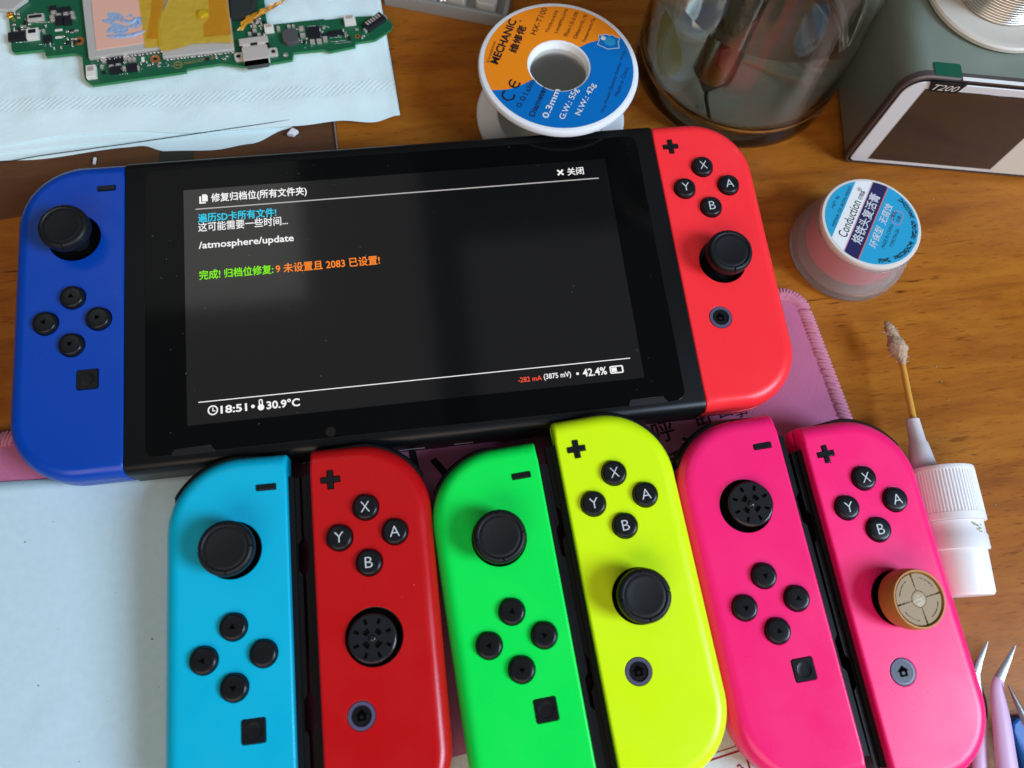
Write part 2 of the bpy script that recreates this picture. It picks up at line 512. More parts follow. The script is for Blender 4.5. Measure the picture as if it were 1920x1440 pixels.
outl = [mw(-520, 300), mw(0, 300)]
for k in range(9):
    t = math.radians(90 * k / 8)
    outl.append(mw(-9 + 9 * math.cos(t), 9 - 9 * math.sin(t)))
outl.append(mw(-520, 0))
mat_o = MB().prism(outl, 0.02, 2.0, bev=.4).build('desk_mat', M['mat'])
tag(mat_o, 'mauve fabric desk mat with stitched edge under the console and controllers', 'desk mat')
mb = MB().add([(*mw(a, b), 2.03) for a, b in ((-520, 119), (-28, 119), (-28, 290), (-520, 290))], [[0, 1, 2, 3]], 0, False)
mb.build('white_field', M['matwhite'], mat_o)
# overlocked edge: one slanted loop of yarn after another
mb = MB(); path = []
b = 170.0
while b > 9: path.append((mw(-.6, b), (math.cos(AM), math.sin(AM)))); b -= 1.25
for k in range(1, 12):
    t = math.radians(90 * k / 12); path.append((mw(-9 + 8.4 * math.cos(t), 9 - 8.4 * math.sin(t)), None))
a = -9.0
while a > -270: path.append((mw(a, .6), None)); a -= 1.25
for i, (p, _) in enumerate(path):
    q = Vector(path[min(i + 1, len(path) - 1)][0]) - Vector(path[max(i - 1, 0)][0]); q.normalize()
    nrm = Vector((-q.y, q.x)); p = Vector(p)    # nrm points inwards
    sl = q * random.uniform(.7, 1.2)
    j = random.uniform(-.15, .15)
    pts = [(p - nrm * 1.0 - sl * .6).to_3d() + Vector((0, 0, .4)), (p - nrm * .9 - sl * .5).to_3d() + Vector((0, 0, 1.9)),
           (p + nrm * .7).to_3d() + Vector((0, 0, 2.6 + j)), (p + nrm * 2.6 + sl).to_3d() + Vector((0, 0, 2.3 + j)), (p + nrm * 3.5 + sl * 1.5).to_3d() + Vector((0, 0, 1.7))]
    mb.tube(pts, [.5, .66, .72, .62, .3], 6)
tag(mb.build('edge_stitching', M['yarn'], mat_o), kind='stuff')
mb = MB()
R = math.radians(7)
for ch, x, y, s_ in (('小', -14, -72, 23), ('卧', 87.5, -52.3, 6.4), ('言', 94.5, -50.5, 6.4), ('呼', 72.6, -56.5, 7.2), ('、', 81.5, -58.5, 3.4), ('我', 76.5, -66.5, 7), ('事', 100.5, -51, 5)):
    put_text(MB(), ch, 0, s_, 0, s_, 0, 0, .006, 0, Matrix.Translation((x, y, 2.05)) @ Matrix.Rotation(R, 4, 'Z')).build('brush_character', M['ink'], mat_o)
mb = MB()


def stripe(mb, p, q, w_, z, mi=0):
    p, q = Vector(p), Vector(q); d = (q - p).normalized(); n = Vector((-d.y, d.x)) * w_ / 2
    mb.add([(*(p - n), z), (*(q - n), z), (*(q + n), z), (*(p + n), z)], [[0, 1, 2, 3]], mi, False)


stripe(mb, (40, -153.2), (80.6, -147.5), .55, 2.06); stripe(mb, (40, -151.5), (80.2, -146.2), .3, 2.06)
stripe(mb, (80.5, -147.2), (82.3, -175), .6, 2.06); stripe(mb, (83.2, -150.3), (85.2, -175), .9, 2.06)
stripe(mb, (80.3, -146.2), (89, -145), .3, 2.06); stripe(mb, (80.6, -147.5), (90, -146.2), .55, 2.06)
for p, q in (((77.3, -151.7), (78.2, -151.2)), ((78.2, -151.2), (78.9, -152.6)), ((77, -152.4), (77.4, -154.5)), ((78.9, -152.0), (79.4, -153.6))):
    stripe(mb, p, q, .5, 2.06)
mb.build('red_frame_print', M['redink'], mat_o)

# ------------------------------------------------------------------ sheet of paper
nx, ny = 46, 46
vs, fs = [], []
for j in range(ny + 1):
    for i in range(nx + 1):
        u, v = i / nx, j / ny
        x = -190 + u * 148; y = -45.2 + (-127.5 - x) * .055 - v * 150
        z = 2.32 + .10 * math.sin(x * .06 + y * .04) * math.sin(y * .05) + .5 * math.exp(-((x + 112) ** 2 + (y + 113) ** 2) / 60) * math.sin((x - y) * .35) * .5
        if j == 0: z += .15
        vs.append((x, y, z))
for j in range(ny):
    for i in range(nx): fs.append([j * (nx + 1) + i, j * (nx + 1) + i + 1, (j + 1) * (nx + 1) + i + 1, (j + 1) * (nx + 1) + i])
p_o = MB().add(vs, fs).build('paper_sheet', M['paper'])
sol = p_o.modifiers.new('thickness', 'SOLIDIFY'); sol.thickness = .00015
tag(p_o, 'plain white sheet of paper lying under the blue and cyan controllers', 'paper')


# ------------------------------------------------------------------ controllers
RO = 20.0


def shell_outline(io, ir, side):
    """outline of a controller, rail edge on x=0, outer edge on x=33 (mirrored for the left kind); io/ir: inset outside / at the rail"""
    pts = []
    x0, x1, y0, y1, R = ir, 33 - io, -51 + io, 51 - io, RO - io
    for k in range(4):
        a = math.radians(180 + 30 * k); pts.append((x0 + .8 + .8 * math.cos(a), y0 + .8 + .8 * math.sin(a)))
    for k in range(1, 4): pts.append((x0 + 1 + (x1 - R - x0 - 1) * k / 4, y0))
    for k in range(17):
        a = math.radians(-90 + 90 * k / 16); pts.append((x1 - R + R * math.cos(a), y0 + R + R * math.sin(a)))
    for k in range(1, 6): pts.append((x1, y0 + R + (y1 - y0 - 2 * R) * k / 6))
    for k in range(17):
        a = math.radians(90 * k / 16); pts.append((x1 - R + R * math.cos(a), y1 - R + R * math.sin(a)))
    for k in range(1, 4): pts.append((x1 - R + (x0 + 1 - x1 + R) * k / 4, y1))
    for k in range(4):
        a = math.radians(90 + 30 * k); pts.append((x0 + .8 + .8 * math.cos(a), y1 - .8 + .8 * math.sin(a)))
    for y in (45.2, 44.6, 30, 10, -10, -30, -44.6, -45.2): pts.append((x0, y))
    return pts


def mir(pts, side):
    return pts if side > 0 else [(-p[0], *p[1:]) for p in pts][::-1]


def cross_poly(cx, cy, L, w_):
    a, b = L / 2, w_ / 2
    return [(cx + x, cy + y) for x, y in ((-b, -a), (b, -a), (b, -b), (a, -b), (a, b), (b, b), (b, a), (-b, a), (-b, b), (-a, b), (-a, -b), (-b, -b))]


def controller(side, shell, parent, attached=False, stick='cap', home='dark', arrows=None, tilt=(0, 0), off=(0, 0, 0), name='shell', label=None):
    """one detachable controller; local origin on its rail edge at mid height, front face at z=0; side +1 right kind, -1 left kind"""
    s = side
    RIGHT = s > 0
    if RIGHT:
        small = cross_poly(5.6, 41.5, 5.4, 1.75); pads = [(14.9, 32.7), (7.3, 25.1), (22.5, 25.1), (14.9, 17.5)]; st = (14.9, -2.0)
        aux = circle(10.3, -21.3, 3.75)
    else:
        small = rrect(-8.3, -2.9, 40.6, 42.4, .15, 2); pads = [(-14.9, 5.0), (-22.5, -2.6), (-7.3, -2.6), (-14.9, -10.2)]; st = (-14.9, 25.1)
        aux = rrect(-13.4, -7.2, -24.4, -18.2, .6, 3)
    holes = [(small, 1.5), (aux, 1.5), (circle(*st, 7.75, 48), 3.2)] + [(circle(*p, 3.72), 1.6) for p in pads]
    # --- shell: flat face with real openings, wide fillet on the free edges, tight one on the rail edge
    mb = MB()
    rf, rr = 4.2, .7
    full = shell_outline(0, 0, s)
    wgt = [1.0] * (len(full) - 8) + [0.0] * 8
    rings = []
    NR = 8
    for k in range(NR + 1):
        a = math.radians(90 * k / NR)
        o2 = shell_outline(rf * (1 - math.sin(a)), rr * (1 - math.sin(a)), s)
        rings.append([(p[0], p[1], -(rr + (rf - rr) * wv) * (1 - math.cos(a))) for p, wv in zip(o2, wgt)])
    for io, z in ((0, -6.3), (.3, -6.4), (.3, -6.8), (0, -6.9), (0, -9.9), (.4, -11.5), (1.5, -13.1), (3.2, -13.9)):
        rings.append([(p[0], p[1], z) for p in shell_outline(io, io * .25, s)])
    o3 = shell_outline(rf + .35, rr + .35, s)
    rings.insert(0, [(p[0], p[1], 0) for p in o3])
    rings = [mir(r, s) for r in rings]
    mb.loft(rings, cap0=False)
    hp = []
    for poly, depth in holes:
        big = inset(poly, -.22)
        hp.append(big)
        mb.loft([[(*p, 0) for p in big], [(*p, 0) for p in inset(poly, -.14)], [(*p, -.04) for p in inset(poly, -.05)], [(*p, -.16) for p in poly], [(*p, -depth) for p in poly]], cap0=False, cap1=False)
    v, f = plate([p[:2] for p in rings[0]], hp, 0)
    mb.add(v, f)
    root = mb.build(name, shell, parent)
    if label: root['label'] = label
    par = root if attached else parent
    # --- dark floor under the openings
    v, f = plate(mir(shell_outline(2.5, 1.5, s), s), [circle(*st, 7.8, 48)], -1.55)
    MB().add(v, f, 0, False).build('inner_plate', M['socket'], par)
    # --- small button
    MB().prism(inset(small, .14), -1.5, .42, bev=.12).build('plus_button' if RIGHT else 'minus_button', M['button'], par)
    # --- four round buttons
    for i, (px, py) in enumerate(pads):
        mb = MB().lathe([(3.5, -1.5), (3.5, .75), (3.42, 1.1), (3.2, 1.38), (2.85, 1.54), (2.4, 1.6), (1.2, 1.6)], 40)
        if RIGHT:
            ch = 'XYAB'[i]
            wd = {'X': 2.5, 'Y': 2.5, 'A': 2.7, 'B': 2.05}[ch]
            put_text(mb, ch, -wd / 2, wd / 2, -1.45, 1.45, 1.625, 1, -.012)
        else:
            rot = (arrows or (90, 180, 0, -90))[i]
            if rot is not None:
                t = [(1.0 * math.cos(math.radians(rot + d)), 1.0 * math.sin(math.radians(rot + d)), 1.618) for d in (0, 120, 240)]
                mb.add(t, [[0, 1, 2]], 1, False)
        mb.build('face_button' if RIGHT else 'arrow_button', [M['button'], M['letter'] if RIGHT else M['glossdark']], par, loc=(px, py, 0))
    # --- home / capture
    if RIGHT:
        mb = MB().lathe([(3.6, -1.5), (3.6, .05), (3.5, .18), (2.72, .2), (2.7, .05), (2.62, .05)], 40, mi=0, cap1=False)
        inner = .12 if home == 'grey' else -.25
        mb.lathe([(2.68, -1.2), (2.68, inner), (1, inner)], 40, mi=1)
        hz = inner + .02
        house = [(-1.15, -1.25), (1.15, -1.25), (1.15, .15), (1.75, .15), (0, 1.75), (-1.75, .15), (-1.15, .15)]
        v, f = plate(house, [[(-.45, -.75), (.45, -.75), (.45, .05), (-.45, .05)]], hz)
        mb.add(v, f, 2, False)
        o = mb.build('home_button', [M['homering'], M['homegrey'] if home == 'grey' else M['button'], M['glossdark']], par, loc=(10.3, -21.3, 0))
        if home == 'grey': o['label'] = 'slate grey home button'
    else:
        sq = inset(aux, .14)
        mb = MB()
        rim = inset(sq, .25)
        mb.loft([[(*p, -1.5) for p in sq], [(*p, .2) for p in sq], [(*p, .38) for p in inset(sq, .12)], [(*p, .38) for p in rim]], cap1=False)
        v, f = plate(rim, [circle(-10.3, -21.3, 2.1)], .38); mb.add(v, f)
        mb.lathe([(2.1, .38), (2.05, .2), (1.6, .12), (1.0, .1)], 32, c=(-10.3, -21.3), cap0=False)
        mb.build('capture_button', M['button'], par)
    # --- stick
    mb = MB().lathe([(7.7, -.25), (7.55, -.3), (7.3, -.9), (6.2, -2.2), (4.0, -2.9), (2.0, -3.0)], 48, cap0=False)
    mb.build('stick_socket', M['socket'], par, loc=(*st, 0))
    rot = (math.radians(tilt[0]), math.radians(tilt[1]), 0)
    if stick == 'cap':
        mb = MB(); n = 72; rings = []
        prof = [(3.2, -2.9), (3.2, 3.3), (4.2, 3.6), (6.5, 4.0), (7.1, 4.6), (7.35, 5.8), (7.3, 7.1), (6.95, 8.0), (6.45, 8.4), (6.05, 8.4), (5.8, 8.05), (5.55, 8.0), (5.35, 8.15), (4.6, 8.02), (3, 7.84), (1, 7.78)]
        ang = sorted([2 * math.pi * i / n for i in range(n)] + [math.pi / 2 * q + d for q in range(4) for d in (-.035, .035)])
        for r, z in prof:
            ring = []
            for a in ang:
                near = min(abs(math.remainder(a - math.pi / 2 * q, 2 * math.pi)) for q in range(4)) < .02
                rr_ = r - (.22 if near and 5.8 < r and z > 6.9 else 0); zz = z - (.34 if near and 5.8 < r and z > 6.9 else 0)
                ring.append((rr_ * math.cos(a), rr_ * math.sin(a), zz))
            rings.append(ring)
        mb.loft(rings, cap0=True)
        mb.build('control_stick', M['rubber'], par, loc=(*st, 0), rot=rot, sharp=50)
    elif stick == 'bare':
        mb = MB()
        slots = []
        for k in range(8):
            a = math.radians(45 * k + 20); c, s2 = math.cos(a), math.sin(a)
            q = [(x * c - y * s2, x * s2 + y * c) for x, y in ((3.9, -.42), (5.35, -.42), (5.35, .42), (3.9, .42))]
            slots.append(q)
        for k in range(4):
            a0 = math.radians(90 * k + 42)
            q = [(1.6 * math.cos(a0 + t), 1.6 * math.sin(a0 + t)) for t in (-.44, 0, .44)][::-1] + [(2.95 * math.cos(a0 + t), 2.95 * math.sin(a0 + t)) for t in (-.36, 0, .36)]
            slots.append(q)
        v, f = plate(circle(0, 0, 6.0, 48), slots, 3.2); mb.add(v, f, 0, True)
        for q in slots: mb.loft([[(*p, 3.2) for p in q], [(*p, 2.2) for p in q]], cap0=False, mi=1, smooth=False)
        mb.loft([[(*p, z) for p in circle(0, 0, r, 48)] for r, z in ((6.0, 3.2), (6.25, 3.12), (6.48, 2.8), (6.5, 2.4), (6.45, 1.6), (6.0, 1.3), (3.0, 1.0), (3.0, -2.9))], cap0=False)
        mb.lathe([(1.0, 3.21), (.9, 3.45), (.6, 3.62), (.2, 3.68)], 20)
        mb.build('bare_stick', [M['stickdisc'], M['socket']], par, loc=(st[0] + off[0], st[1] + off[1], off[2]), rot=rot)['label'] = 'bare black stick disc with slots, its cap missing'
    else:
        mb = MB().lathe([(3.2, -2.9), (3.2, 1.0), (6.2, 1.3), (8.0, 2.0), (8.3, 4.0), (8.25, 6.5), (8.0, 8.2), (7.8, 8.6), (7.4, 8.6), (7.2, 8.3), (7.15, 7.6)], 64, cap1=False)
        mb.lathe([(7.15, 7.6), (3, 7.6)], 64)
        k_ = mb.build('control_stick', M['brown'], par, loc=(st[0] + off[0], st[1] + off[1], off[2]), rot=rot)
        k_['label'] = 'amber brown stick cap with a tan disc'
        mb = MB()
        for q in range(4):
            a0 = math.radians(90 * q + 8); a1 = a0 + math.radians(85.0)
            outer = [(6.85 * math.cos(a0 + (a1 - a0) * t / 12), 6.85 * math.sin(a0 + (a1 - a0) * t / 12)) for t in range(13)]
            innr = [(2.3 * math.cos(a1 - (a1 - a0) * t / 6), 2.3 * math.sin(a1 - (a1 - a0) * t / 6)) for t in range(7)]
            slot = []
            am = (a0 + a1) / 2
            arc = [am - .42 + .84 * t / 6 for t in range(7)]
            slot = [(5.9 * math.cos(t), 5.9 * math.sin(t)) for t in arc] + [(5.6 * math.cos(t), 5.6 * math.sin(t)) for t in arc[::-1]]
            pol = outer + innr
            v, f = plate(pol, [slot], 8.15); mb.add(v, f, 0, False)
            mb.loft([[(*p, 7.6) for p in pol], [(*p, 8.15) for p in pol]], cap0=False, cap1=False, smooth=False)
            mb.loft([[(*p, 8.15) for p in slot], [(*p, 7.85) for p in slot]], cap0=False, smooth=False)
        for q in range(4):
            for a_, r0, r1 in ((90 * q + 5.5, 3.0, 6.4), (90 * q + 5.5, 2.4, 2.9)):
                a_ = math.radians(a_); p0 = Vector((r0 * math.cos(a_), r0 * math.sin(a_), 7.9)); p1 = Vector((r1 * math.cos(a_), r1 * math.sin(a_), 7.9))
                for k in range(5):
                    t = random.random() * .85; mb.tube([p0.lerp(p1, t), p0.lerp(p1, t + .1)], .13, 5, mi=1)
            for k in range(4):
                a_ = math.radians(90 * q + 50.5) + random.uniform(-.38, .34)
                mb.tube([(5.75 * math.cos(a_), 5.75 * math.sin(a_), 8.05), (5.75 * math.cos(a_ + .07), 5.75 * math.sin(a_ + .07), 8.05)], .12, 5, mi=1)
        mb.lathe([(2.15, 7.6), (2.15, 8.15), (1.9, 8.28), (.6, 8.22)], 24, mi=1)
        mb.build('stick_disc', [M['tan'], M['tanrough']], par, loc=(st[0] + off[0], st[1] + off[1], off[2]), rot=rot)
    # --- shoulder button and trigger swept along the outer top corner
    path = [(5 + 8 * t / 4, 51.0, 0, 1) for t in range(5)]
    for k in range(1, 17):
        a = math.radians(90 - 64 * k / 16); path.append((13 + RO * math.cos(a), 31 + RO * math.sin(a), math.cos(a), math.sin(a)))

    def sweep(sec, mi=0):
        mb = MB(); rings = []
        n = len(path)
        for i, (x, y, nx_, ny_) in enumerate(path):
            t = i / (n - 1); k = min(1, t / .35, (1 - t) / .05); k = math.sin(max(.0, k) * math.pi / 2)
            rings.append([(s * (x + nx_ * (o * (k if o > 0 else 1) - (0 if o > 0 else 0))), y + ny_ * o * (k if o > 0 else 1), z) for o, z in sec])
        return mb.loft(rings)
    sweep([(-2.0, -3.4), (.5, -3.4), (1.05, -3.9), (1.3, -5.0), (1.3, -9.0), (.9, -10.2), (-2.0, -10.2)]).build('shoulder_button', M['black'], par)
    sweep([(-11, -10.6), (-.6, -10.6), (-.3, -11.4), (-.6, -14), (-2, -16.5), (-5, -18.5), (-7, -18.8), (-11, -15)]).build('trigger', M['black'], par)
    # --- rail
    if not attached:
        mb = MB()
        mb.box(*sorted((s * -1.5, s * .1)), -44.5, 44.2, -10.2, -3.0, r=.3)
        f0, f1 = -1.45, -2.95
        ye = [(44, 0), (26.5, 0), (25.2, 1.05), (18, 1.05), (16.7, 0), (-14.6, 0), (-15.9, 1.05), (-23.1, 1.05), (-24.4, 0), (-46.5, 0)]
        pol = [(s * f0, 44), (s * f0, -46.5)] + [(s * (f1 + d), y) for y, d in ye[::-1]]
        if s > 0: pol = pol[::-1]
        mb.prism(pol, -9.2, -4.0, bev=0)
        mb.build('rail', M['black'], par)
    return root


# ------------------------------------------------------------------ console with its two attached controllers
T33 = math.radians(3.3)
con = thing('game_console', 'black handheld console with lit menu screen and blue and coral controllers attached', 'game console', (0, 0, 19.0), (T33, 0, 0))
mb = MB(); rings = []
prof = []
for k in range(7):
    a = math.radians(90 * k / 6); prof.append((51 - 3.2 + 3.2 * math.cos(a), -3.2 + 3.2 * math.sin(a)))
for k in range(7):
    a = math.radians(90 + 90 * k / 6); prof.append((-51 + 3.2 + 3.2 * math.cos(a), -3.2 + 3.2 * math.sin(a)))
for k in range(5):
    a = math.radians(180 + 90 * k / 4); prof.append((-51 + 2 + 2 * math.cos(a), -11.9 + 2 * math.sin(a)))
for k in range(5):
    a = math.radians(270 + 90 * k / 4); prof.append((51 - 2 + 2 * math.cos(a), -11.9 + 2 * math.sin(a)))
cy_, cz_ = 0, -7
for x, q in ((-86.5, .996), (-86.1, 1), (86.1, 1), (86.5, .996)):
    rings.append([(x, y * q, cz_ + (z - cz_) * q) for y, z in prof])
body = mb.loft(rings).build('body', M['tablet'], con, sharp=30)
gl = rrect(-80.5, 80.5, -46.9, 46.6, 3.2, 6)
glass = MB().prism(gl, -.3, .12, bev=.1).build('front_glass', M['glass'], con)
mb = MB()
for x0, x1 in ((-73.2, -61.0), (62.2, 74.4)):
    slot_o = MB().prism([(x0, -47.2), (x1, -47.2), (x1 - .8, -45.2), (x0 + .8, -45.2)], .12, .2, 0).build('speaker_slot', M['gap'], glass)
    mb = MB()
    for p, q in (((x0, -47.1), (x0 + .8, -45.1)), ((x0 + .8, -45.1), (x1 - .8, -45.1)), ((x1 - .8, -45.1), (x1, -47.1))):
        mb.tube([(*p, .14), (*q, .14)], .13, 6)
    mb.build('slot_lip', M['tablet'], glass)
MB().add([(*p, .135) for p in circle(-27.8, -45.0, 1.5)], [list(range(32))], 0, False).build('light_sensor', mat('sensor_window', (.006, .004, .004), .15), glass)
disp = MB().add([(-68.65, -38.6, .16), (68.65, -38.6, .16), (68.65, 38.6, .16), (-68.65, 38.6, .16)], [[0, 1, 2, 3]], 0, False).build('display', M['lcd'], con)
Z = .20


def scr(name, mt, *items, bold=.012):
    mb = MB()
    for it in items:
        if it[0] == 'rect': mb.add([(it[1], it[3], Z), (it[2], it[3], Z), (it[2], it[4], Z), (it[1], it[4], Z)], [[0, 1, 2, 3]], 0, False)
        elif it[0] == 'poly':
            v, f = plate(it[1], it[2], Z); mb.add(v, f, 0, False)
        else: put_text(mb, it[0], it[1], it[2], it[3], it[4], Z, 0, bold)
    return mb.build(name, mt, disp)


scr('header_text', M['e_white'], ('修复归档位(所有文件夹)', -60.1, -30.3, 33.2, 36.7), bold=.018)
scr('copy_icon', M['e_white'], ('poly', [(-62.9, 34.1), (-61.2, 34.1), (-61.2, 36.0), (-61.7, 36.6), (-62.9, 36.6)], []), ('poly', [(-63.8, 33.4), (-61.8, 33.4), (-61.8, 33.9), (-63.2, 33.9), (-63.2, 36.0), (-63.8, 36.0)], []))
scr('close_text', M['e_white'], ('关闭', 55.2, 60.7, 33.4, 36.2), ('×', 51.7, 54.0, 33.6, 35.9), bold=.018)
scr('rule', M['e_grey'], ('rect', -65.0, 65.4, 31.35, 31.75))
scr('cyan_text', M['e_cyan'], ('遍历SD卡所有文件!', -64.3, -40.2, 26.8, 29.9), bold=.018)
scr('white_text', M['e_white'], ('这可能需要一些时间...', -64.3, -36.8, 23.6, 26.7), bold=.012)
scr('path_text', M['e_white'], ('/atmosphere/update', -64.3, -35.2, 17.0, 20.1), bold=.018)
scr('green_text', M['e_green'], ('完成! 归档位修复:', -64.3, -42.0, 7.2, 10.3), bold=.018)
scr('orange_text', M['e_orange'], ('9 未设置且 2083 已设置!', -41.2, -9.1, 7.2, 10.3), bold=.018)
scr('rule', M['e_white'], ('rect', -65.4, 65.2, -32.0, -31.72))
ring = circle(-61.3, -34.7, 1.5, 24)
scr('clock_icon', M['e_white'], ('poly', ring, [circle(-61.3, -34.7, 1.1, 24)]), ('rect', -61.45, -61.15, -34.9, -33.9), ('rect', -61.45, -60.55, -35.05, -34.8))
scr('time_text', M['e_white'], ('18:51', -59.1, -51.5, -36.0, -33.6), bold=.025)
scr('dot', M['e_white'], ('poly', circle(-49.8, -34.8, .55, 16), []))
th = [(-47.85, -34.6), (-47.15, -34.6), (-47.15, -33.3), (-47.85, -33.3)]
scr('thermometer_icon', M['e_white'], ('poly', circle(-47.5, -35.3, .95, 20), []), ('poly', rrect(-48.1, -46.9, -34.9, -32.8, .55, 4), [rrect(-47.75, -47.25, -34.6, -33.2, .2, 3)]))
scr('temperature_text', M['e_white'], ('30.9°C', -45.9, -36.2, -36.2, -33.6), bold=.025)
scr('current_text', M['e_red'], ('-282 mA', 29.4, 36.8, -36.0, -34.4), bold=.015)
scr('voltage_text', M['e_white'], ('(3875 mV)', 37.4, 45.9, -36.3, -34.1), bold=.015)
scr('dot', M['e_white'], ('poly', circle(48.0, -35.1, .45, 16), []))
scr('percent_text', M['e_white'], ('42.4%', 49.6, 57.2, -36.3, -33.8), bold=.02)
scr('battery_icon', M['e_white'], ('poly', rrect(58.2, 62.5, -36.3, -33.8, .5, 3), [rrect(58.6, 62.0, -35.9, -34.2, .2, 3)]), ('rect', 58.75, 60.4, -35.75, -34.35))
# white sticker strip on the lower side
mb = MB().box(-66, -33, -51.06, -50.9, -12.6, -11.3)
mb.build('regulatory_sticker', M['white_label'], con)
mb = MB()
for i in range(16): mb.box(-60 + i * 1.6, -59.4 + i * 1.6 + random.random() * .5, -51.1, -51.05, -12.4, -11.5)
mb.build('sticker_print', M['ink'], con)
mb = MB()
for (x0, x1) in ((-9, -1), (8, 14)): mb.box(x0, x1, -51.12, -50.8, -9.5, -8.8, r=.0)
mb.build('port_edge', M['solder'], con)
# dust and lint on the glass
mb = MB()
for i in range(48):
    x, y = random.uniform(-79, 79), random.uniform(-46, 46); a = random.uniform(0, 6.3); L = random.choice((.12, .15, .2, .25, .5, .8)); wdt = .04 if L > .3 else .055
    d = Vector((math.cos(a), math.sin(a))) * L; k = Vector((-d.y, d.x)).normalized()
    mb.tube([(x, y, .26), (x + d.x * .5 + k.x * L * .2, y + d.y * .5 + k.y * L * .2, .3), (x + d.x, y + d.y, .26)], wdt * .8, 4)
tag(mb.build('dust', M['dust'], con), kind='stuff')
cL = controller(-1, M['blue'], con, True, name='controller', label='dark blue left controller')
cL.location = (-86.55 * S, 0, 0)
cR = controller(1, M['coral'], con, True, name='controller', label='coral red right controller')
cR.location = (86.55 * S, 0, 0)

# ------------------------------------------------------------------ six loose controllers
G = 'loose controllers lying in a row in front of the console'
D = math.radians
loose = [
    (-1, 'cyan', (-40.8, -102.0, 19.16), (3.3, 2.04, -.82), dict(arrows=(90, 180, None, -90)), 'cyan left controller with black stick, leftmost of the loose row'),
    (1, 'red', (-34.0, -101.89, 19.58), (3.31, -.04, -.65), dict(stick='bare', off=(-.35, -.35, -1.6)), 'deep red right controller with a bare slotted stick, beside the cyan one'),
    (-1, 'green', (33.54, -106.71, 19.33), (3.31, -2.25, 2.69), dict(arrows=(75, 170, 0, -100)), 'bright green left controller between the red and the yellow ones'),
    (1, 'yellow', (39.25, -101.47, 19.43), (3.39, -3.3, 2.51), dict(home='grey2'), 'lime yellow right controller with black stick beside the green one'),
    (-1, 'pink', (106.09, -106.29, 19.23), (3.29, -3.16, 2.31), dict(stick='bare', arrows=(-90, -100, 80, 90), tilt=(-1, -3), off=(.9, .1, -.7)), 'hot pink left controller with a bare slotted stick and square capture button'),
    (1, 'pink', (113.22, -111.43, 19.13), (3.31, .12, 2.2), dict(stick='amber', home='grey', tilt=(2, 5), off=(.5, -.3, 0)), 'hot pink right controller with an amber brown stick cap'),
]
for sd, col, loc, rot, kw, lab in loose:
    r = thing('game_controller', lab, 'controller', loc, (0, 0, 0), G)
    rm = Matrix.Rotation(D(rot[2]), 4, 'Z') @ Matrix.Rotation(D(rot[1]), 4, 'Y') @ Matrix.Rotation(D(rot[0]), 4, 'X')
    r.rotation_euler = rm.to_euler()
    controller(sd, M[col], r, **kw)


# ------------------------------------------------------------------ solder reel with orange and blue label
sr = thing('solder_reel', 'white solder wire reel with orange and blue round label', 'solder reel', (57.5, 73.0, 0))
mb = MB().lathe([(8.6, 0.1), (26.9, .1), (27.6, .7), (27.6, 1.7), (26.9, 2.3), (13, 2.3), (8.6, 2.2)], 72, cap0=False, cap1=False); mb.build('lower_flange', M['reelwhite'], sr)
mb = MB().lathe([(1, 20.6), (6, 21.2), (8.8, 22.6), (9.8, 24.6), (10.1, 26.2), (10.3, 27.0), (10.8, 27.3), (26.4, 27.5), (27.3, 27.2), (27.7, 26.3), (27.6, 25.2), (26.9, 24.7), (12.5, 24.7)], 72, cap0=True, cap1=False); mb.build('upper_flange', M['reelwhite'], sr)
MB().lathe([(12.4, 2.3), (12.4, 24.7)], 48, cap0=False, cap1=False).build('hub', M['reelwhite'], sr)
prof = []
for k in range(46):
    z = 2.6 + k * .48; prof += [(19.6, z), (20.0, z + .24)]
MB().lathe(prof, 48).build('solder_wire', M['wire'], sr)
c0 = Vector((57.5, 73.0))
split = [Vector(p) - c0 for p in ((30.5, 64.3), (33.4, 64.4), (36.8, 64.35), (40, 64.6), (42.8, 65.5), (45.3, 66.7), (48.9, 68.7), (50.6, 69.9), (54, 72), (60, 75.8), (64.6, 79.5), (66.3, 80.4), (69, 81.7), (71.6, 82.4), (75, 83.0), (79, 83.3), (82, 83.3), (86, 83.2))]
NR_ = 96
mb = MB()


def above(p):
    for a, b in zip(split[:-1], split[1:]):
        if a.x <= p.x <= b.x: return p.y > a.y + (b.y - a.y) * (p.x - a.x) / (b.x - a.x)
    return p.y > (split[0].y if p.x < 0 else split[-1].y)


# two printed halves, cut along the wavy line
vs = [Vector(p) for p in circle(0, 0, 25.7, 96)] + [Vector(p) for p in circle(0, 0, 10.9, 64)]
es = [(i, (i + 1) % 96) for i in range(96)] + [(96 + i, 96 + (i + 1) % 64) for i in range(64)]
o = len(vs)
fine = []
for a, b in zip(split[:-1], split[1:]):
    for t in range(3): fine.append(a.lerp(b, t / 3))
fine.append(split[-1])
vs += fine; es += [(o + i, o + i + 1) for i in range(len(fine) - 1)]
r = delaunay_2d_cdt(vs, es, [], 0, 1e-5)
up_, dn_ = [], []
for f in r[2]:
    c = sum((r[0][i] for i in f), Vector((0, 0))) / len(f)
    if 10.85 < c.length < 25.72: (up_ if above(c) else dn_).append(list(f))
zz = lambda p: 27.33 + .165 * (p.length - 10.8) / 15.6 + .03
lv = [(p.x, p.y, zz(p)) for p in r[0]]
lab = MB().add(lv, up_, 0, False).add(lv, dn_, 1, False).build('label', [M['reelorange'], M['reelblue']], sr)
mb = MB()


def lt(body, a, b, h, mi=0, bold=.0, up=0.0):
    a, b = Vector(a) - c0, Vector(b) - c0
    line_text(mb, body, a, b, h, 27.60, mi, bold, up)


